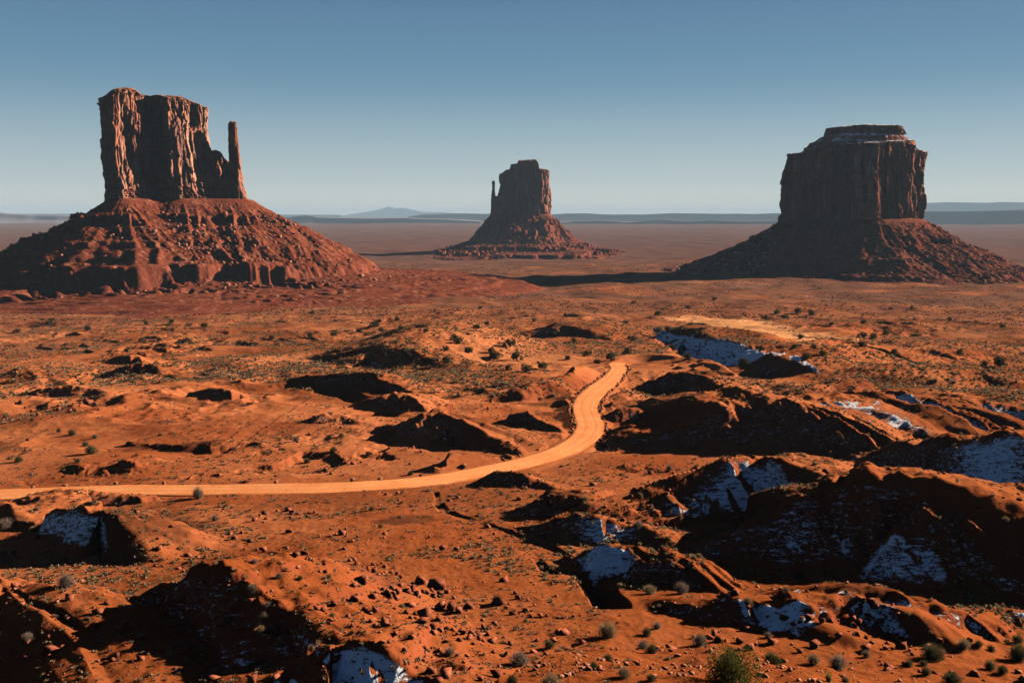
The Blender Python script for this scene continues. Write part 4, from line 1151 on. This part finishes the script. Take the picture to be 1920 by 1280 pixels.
# dry bushes (unit size, stems + twigs)
bush = {}
for kind, mt in (('tan', M_tan), ('grey', M_grey), ('olive', M_olv)):
    L = []
    for i in range(3):
        t = empty('desert_bush', (0, 0, 0), 'x', 'bush')
        V_, F_ = stem_cloud(200 + i, 40, .6, .7, .012); mesh_obj('stems', V_, F_, M_wood, t, smooth=False)
        V_, F_ = stem_cloud(230 + i * 3 + len(kind), 620, .62, .82, .0085, .5)
        V2, F2 = leaf_cloud(260 + i, 420 if kind != 'olive' else 800, .60, .85, .035, 12)
        VV = np.concatenate([V_, V2]); FF = np.concatenate([F_, F2 + len(V_)])
        mesh_obj('twigs', VV, FF, mt, t, smooth=False)
        L.append([t, False])
    bush[kind] = L
BP = [(1446,1229,36,'olive'),(1571,1237,40,'grey'),(1747,1216,46,'olive'),(1909,1222,40,'olive'),(1856,1244,24,'olive'),(1879,1252,22,'olive'),(1785,1268,40,'olive'),(1704,1242,18,'olive'),(1731,1240,16,'olive'),(1736,1256,22,'olive'),
 (1221,1267,22,'olive'),(1312,1196,32,'grey'),(1222,1214,26,'olive'),(1205,1203,26,'grey'),(1584,1272,16,'olive'),(1402,1126,20,'tan'),(1474,1105,16,'tan'),(1586,1109,10,'tan'),(1498,1077,20,'olive'),(1702,1154,11,'tan'),(1654,1171,12,'tan'),
 (1277,1100,30,'grey'),(1219,1100,30,'tan'),(1236,1137,14,'tan'),(1232,1171,20,'grey'),(1213,1182,22,'olive'),(1624,1224,18,'grey'),(1834,1205,18,'olive'),(1858,1214,16,'olive'),(1807,1203,28,'tan'),(1526,1233,28,'tan'),(1440,1188,18,'grey'),
 (1909,1197,22,'olive'),(1710,1111,12,'grey'),(973,1227,46,'grey'),(1140,1177,44,'tan'),(1030,1205,24,'olive'),(1140,1228,22,'olive'),(1113,1246,22,'olive'),(1170,1256,34,'tan'),(1033,1270,46,'tan'),(961,1271,28,'olive'),(843,1220,24,'grey'),
 (697,951,14,'olive'),(770,886,13,'olive'),(753,1133,14,'tan'),(1163,1096,12,'tan'),(1097,931,18,'tan'),(1197,983,22,'grey'),(713,985,10,'olive'),(986,1161,12,'tan'),(660,1186,12,'olive'),(623,1150,14,'tan'),
 (123,1087,36,'grey'),(10,980,34,'grey'),(63,992,16,'tan'),(72,1005,16,'tan'),(25,1032,18,'tan'),(7,1035,14,'tan'),(68,953,12,'tan'),(473,1108,22,'grey'),(360,1102,16,'tan'),(383,1097,12,'tan'),(430,1155,12,'tan'),(497,1157,20,'tan'),
 (490,1182,20,'tan'),(267,1188,18,'tan'),(380,1213,14,'tan'),(350,1235,14,'tan'),(523,1205,22,'tan'),(470,1242,18,'tan'),(483,1243,12,'tan'),(400,1257,24,'tan'),(513,1175,14,'tan'),(525,1227,14,'tan'),(317,1192,12,'grey'),(503,1133,16,'grey'),
 (403,970,16,'grey'),(563,1083,12,'olive'),(523,1078,16,'grey'),(477,1052,14,'grey'),(371,926,24,'grey'),(53,1193,22,'grey'),(201,932,8,'olive'),
 (170,842,22,'olive'),(160,830,14,'olive'),(35,860,16,'olive'),(145,862,12,'olive'),(625,842,16,'olive'),(575,862,14,'olive'),(555,822,14,'grey'),(640,814,12,'olive'),(178,817,12,'grey'),(60,786,9,'olive'),(135,810,14,'olive'),(110,806,10,'olive'),
 (690,850,10,'olive'),(300,814,9,'olive'),(1885,975,14,'tan'),(1280,940,8,'tan'),(1300,960,8,'tan'),(1310,1040,14,'tan'),(1255,1010,10,'tan'),(1465,1065,12,'tan'),(1620,1075,14,'tan'),(1545,1075,10,'tan'),(1355,975,8,'tan'),(1255,875,14,'grey'),
 (1660,955,14,'grey'),(1745,1190,10,'tan')]
COLW = {'tan': 'straw coloured dry', 'grey': 'pale grey leafless', 'olive': 'dull olive'}
def blabel(px, py, sz, kind):
    c = COLW[kind]
    U = {(1446,1229): 'dense olive dome of a bush right beside the tall green shrub', (1571,1237): 'mauve grey twiggy bush casting a long shadow on the near rim', (1747,1216): 'widest low olive bush on the near rocky rim',
         (1785,1268): 'rounded olive bush cut by the bottom edge on the near rim', (973,1227): 'large pale feathery bush on the slope under the rock fall', (1140,1177): 'large straw coloured bush at the foot of the dark gully',
         (1033,1270): 'wide straw bush cut by the bottom edge beside the steep bank', (123,1087): 'pale grey thin bush on the crest above the dark snowy hollow', (10,980): 'tall pale bush cut off by the picture edge above the dark slope',
         (371,926): 'sparse upright pale bush growing right at the road edge', (170,842): 'widest olive bush on the flat beyond the straight road', (1277,1100): 'pale grey bush at the end of the jagged dark mound',
         (1097,931): 'straw bush on the crest between two dark mounds', (1170,1256): 'bushy straw coloured plant with a shadow, near the rim edge'}
    if (px, py) in U: return U[(px, py)]
    if px > 1190 and py > 1160: return c + ' bush on the near rocky rim overlooking the snowy hollows'
    if px > 1190 and py > 900: return c + ' bush on the ground around the dark snowy mounds'
    if px > 1190: return c + ' bush beside the shaded snowy bank'
    if py > 1040 and px < 560 : return c + ' bush scattered over the big dark hollow with snow streaks'
    if px < 130 and py > 940: return c + ' bush on the shaded terraces under the straight road'
    if py > 1140: return c + ' bush on the slope between the steep bank and the gully'
    if py > 900: return c + ' bush on the orange flat just below the road'
    return c + ' bush on the flat beyond the straight road'
X, Y, Z = hit([p[0] for p in BP], [min(p[1] + p[2] * .42, 1300) for p in BP])
for k, (px, py, sz, kind) in enumerate(BP):
    if np.isnan(X[k]): continue
    rho = math.hypot(X[k], Y[k]); lab = blabel(px, py, sz, kind)
    j = bush[kind][k % 3]; o = j[0] if not j[1] else copy_tree(j[0]); j[1] = True
    s_ = sz * 1.0 * rho / F
    o.location = (X[k], Y[k], Z[k] - .04 * s_); o.scale = (s_, s_, s_ * (1.4 if (px, py) == (371, 926) else rng.uniform(.85, 1.1))); o.rotation_euler = (0, 0, rng.uniform(0, 6.28))
    tag(o, lab, 'bush', 'bushes: ' + lab if lab.startswith(c_ := COLW[kind]) else None)
# the tall green shrub and the small yucca on the near rim
x, y, z = hit([1368], [1282]); 
if np.isnan(x[0]): x, y, z = hit([1368], [1278])
t = empty('green_shrub', (x[0], y[0], z[0] - .05), 'tall green shrub with small leaves and many stems, biggest plant on the near rim', 'shrub')
rho = math.hypot(x[0], y[0]); m_ = rho / F
V_, F_ = stem_cloud(7, 60, 55 * m_, 88 * m_, .012, .25, .9); mesh_obj('stems', V_, F_, M_wood, t, smooth=False)
V_, F_ = leaf_cloud(8, 8500, 62 * m_, 100 * m_, .034, 40); mesh_obj('foliage', V_, F_, M_jun2, t, smooth=False)
x, y, z = hit([1554], [1278])
t = empty('yucca_plant', (x[0], y[0], z[0]), 'small yellow green spiky yucca on the near rim', 'plant')
V_, F_ = stem_cloud(9, 70, 14 * m_, 26 * m_, .012, .05, .9, .3); mesh_obj('leaves', V_, F_, M_yuc, t, smooth=False)

# uncountable low scrub, stones and grass tufts
def scatter(n, a0, a1, r0, r1, cover, lam, seedo):
    a = rng.uniform(a0, a1, n); r = np.exp(rng.uniform(math.log(r0), math.log(r1), n))
    x = r * np.sin(a); y = r * np.cos(a)
    m = n2(x / lam + seedo, y / lam) + .5 * n2(x / (lam * .25), y / (lam * .25) + seedo) > cover
    x, y = x[m], y[m]
    d, p, s = dist_poly(x, y, road[::4]); m = d > 6.5
    x, y = x[m], y[m]
    d, p, s = dist_poly(x, y, sp); m = d > 22
    return x[m], y[m], zat(x[m], y[m])
def tuft_tpl(seed, n, big):
    V_, F_ = leaf_cloud(seed, n, 1, .6, big, 3)
    return V_, F_
def stuff(name, tpls, xyz, lo, hi, mat, pw=2., sink=0.):
    x, y, z = xyz
    size = lo * (hi / lo) ** (rng.random(len(x)) ** pw)
    o = merged(name, tpls, x, y, z, size, mat, None, sink, smooth=False)
    return o
T_far = [tuft_tpl(400 + i, 9, .55) for i in range(5)]
T_mid = [tuft_tpl(420 + i, 22, .34) for i in range(5)]
M_scr = mat_leaf('low_scrub_leaves', (.22, .15, .08), (.42, .28, .155))
M_scr3 = mat_leaf('dull_scrub_leaves', (.075, .045, .026), (.15, .090, .052))
M_scr2 = mat_leaf('pale_scrub_leaves', (.27, .17, .095), (.46, .30, .18))
stuff('desert_scrub', T_far, scatter(38000, R(-29), R(29), 330, 800, -.10, 120, 1), .35, 1.4, M_scr, 2.)
stuff('desert_scrub', T_far, scatter(42000, R(-29), R(29), 780, 2100, -.15, 160, 2), .4, 1.5, M_scr3, 2.)
stuff('desert_scrub', T_far, scatter(50000, R(-29), R(29), 300, 950, -.05, 90, 5), .3, 1.0, M_scr2, 2.)
stuff('desert_scrub', T_mid, scatter(26000, R(-29), R(29), 95, 380, -.15, 40, 9), .14, .7, M_scr, 2.)
stuff('dry_grass', T_mid, scatter(16000, R(-29), R(29), 60, 360, -.08, 30, 12), .10, .42, M_scr2, 2.)
stuff('dry_grass', T_mid, scatter(260, R(3), R(29), 25, 42, -.2, 6, 15), .06, .2, M_scr2, 2.)
RS = [rock_template(500 + i, .7, 6) for i in range(5)]
def ico1(seed):
    import bmesh
    r = np.random.default_rng(seed); b = bmesh.new(); bmesh.ops.create_icosphere(b, subdivisions=1, radius=1)
    V_ = np.array([v.co[:] for v in b.verts]) * (1 + r.uniform(-.35, .2, (12, 1))) if False else np.array([v.co[:] for v in b.verts])
    V_ = V_ * r.uniform(.6, 1.1, (len(V_), 1)) * np.array([1, .8, .65]); F_ = np.array([[v.index for v in f.verts] for f in b.faces]); b.free(); return V_, F_
RS1 = [ico1(600 + i) for i in range(6)]
stuff('loose_stones', RS, scatter(6500, R(-29), R(29), 60, 420, .16, 28, 21), .10, .7, M_boulder, 3., .3)
stuff('loose_stones', RS, scatter(3600, R(-29), R(29), 60, 260, -.2, 28, 26), .06, .3, M_kerb, 2., .3)
stuff('loose_stones', RS, scatter(3200, R(0), R(29), 24, 46, -.2, 5, 23), .02, .16, M_kerb, 2.5, .3)

# ------------------------------------------------------------------ haze
import bmesh
bmh = bmesh.new(); bmesh.ops.create_cube(bmh, size=1)
me = bpy.data.meshes.new('haze'); bmh.to_mesh(me); bmh.free()
hz = bpy.data.objects.new('haze', me); C.objects.link(hz)
gmin = min(float(GZ.min()), -122.) - 2.
ztop_h = 260.
hz.scale = (100000, 100000, ztop_h - gmin); hz.location = (0, 0, (ztop_h + gmin) / 2)
hm = bpy.data.materials.new('haze'); hm.use_nodes = True; ht = hm.node_tree; ht.nodes.clear()
ho = ht.nodes.new('ShaderNodeOutputMaterial'); hv = ht.nodes.new('ShaderNodeVolumePrincipled')
hv.inputs['Color'].default_value = (.19, .27, .37, 1); hv.inputs['Density'].default_value = 3.0e-5; hv.inputs['Anisotropy'].default_value = 0.0
ht.links.new(hv.outputs[0], ho.inputs['Volume'])
me.materials.append(hm); hz['kind'] = 'stuff'
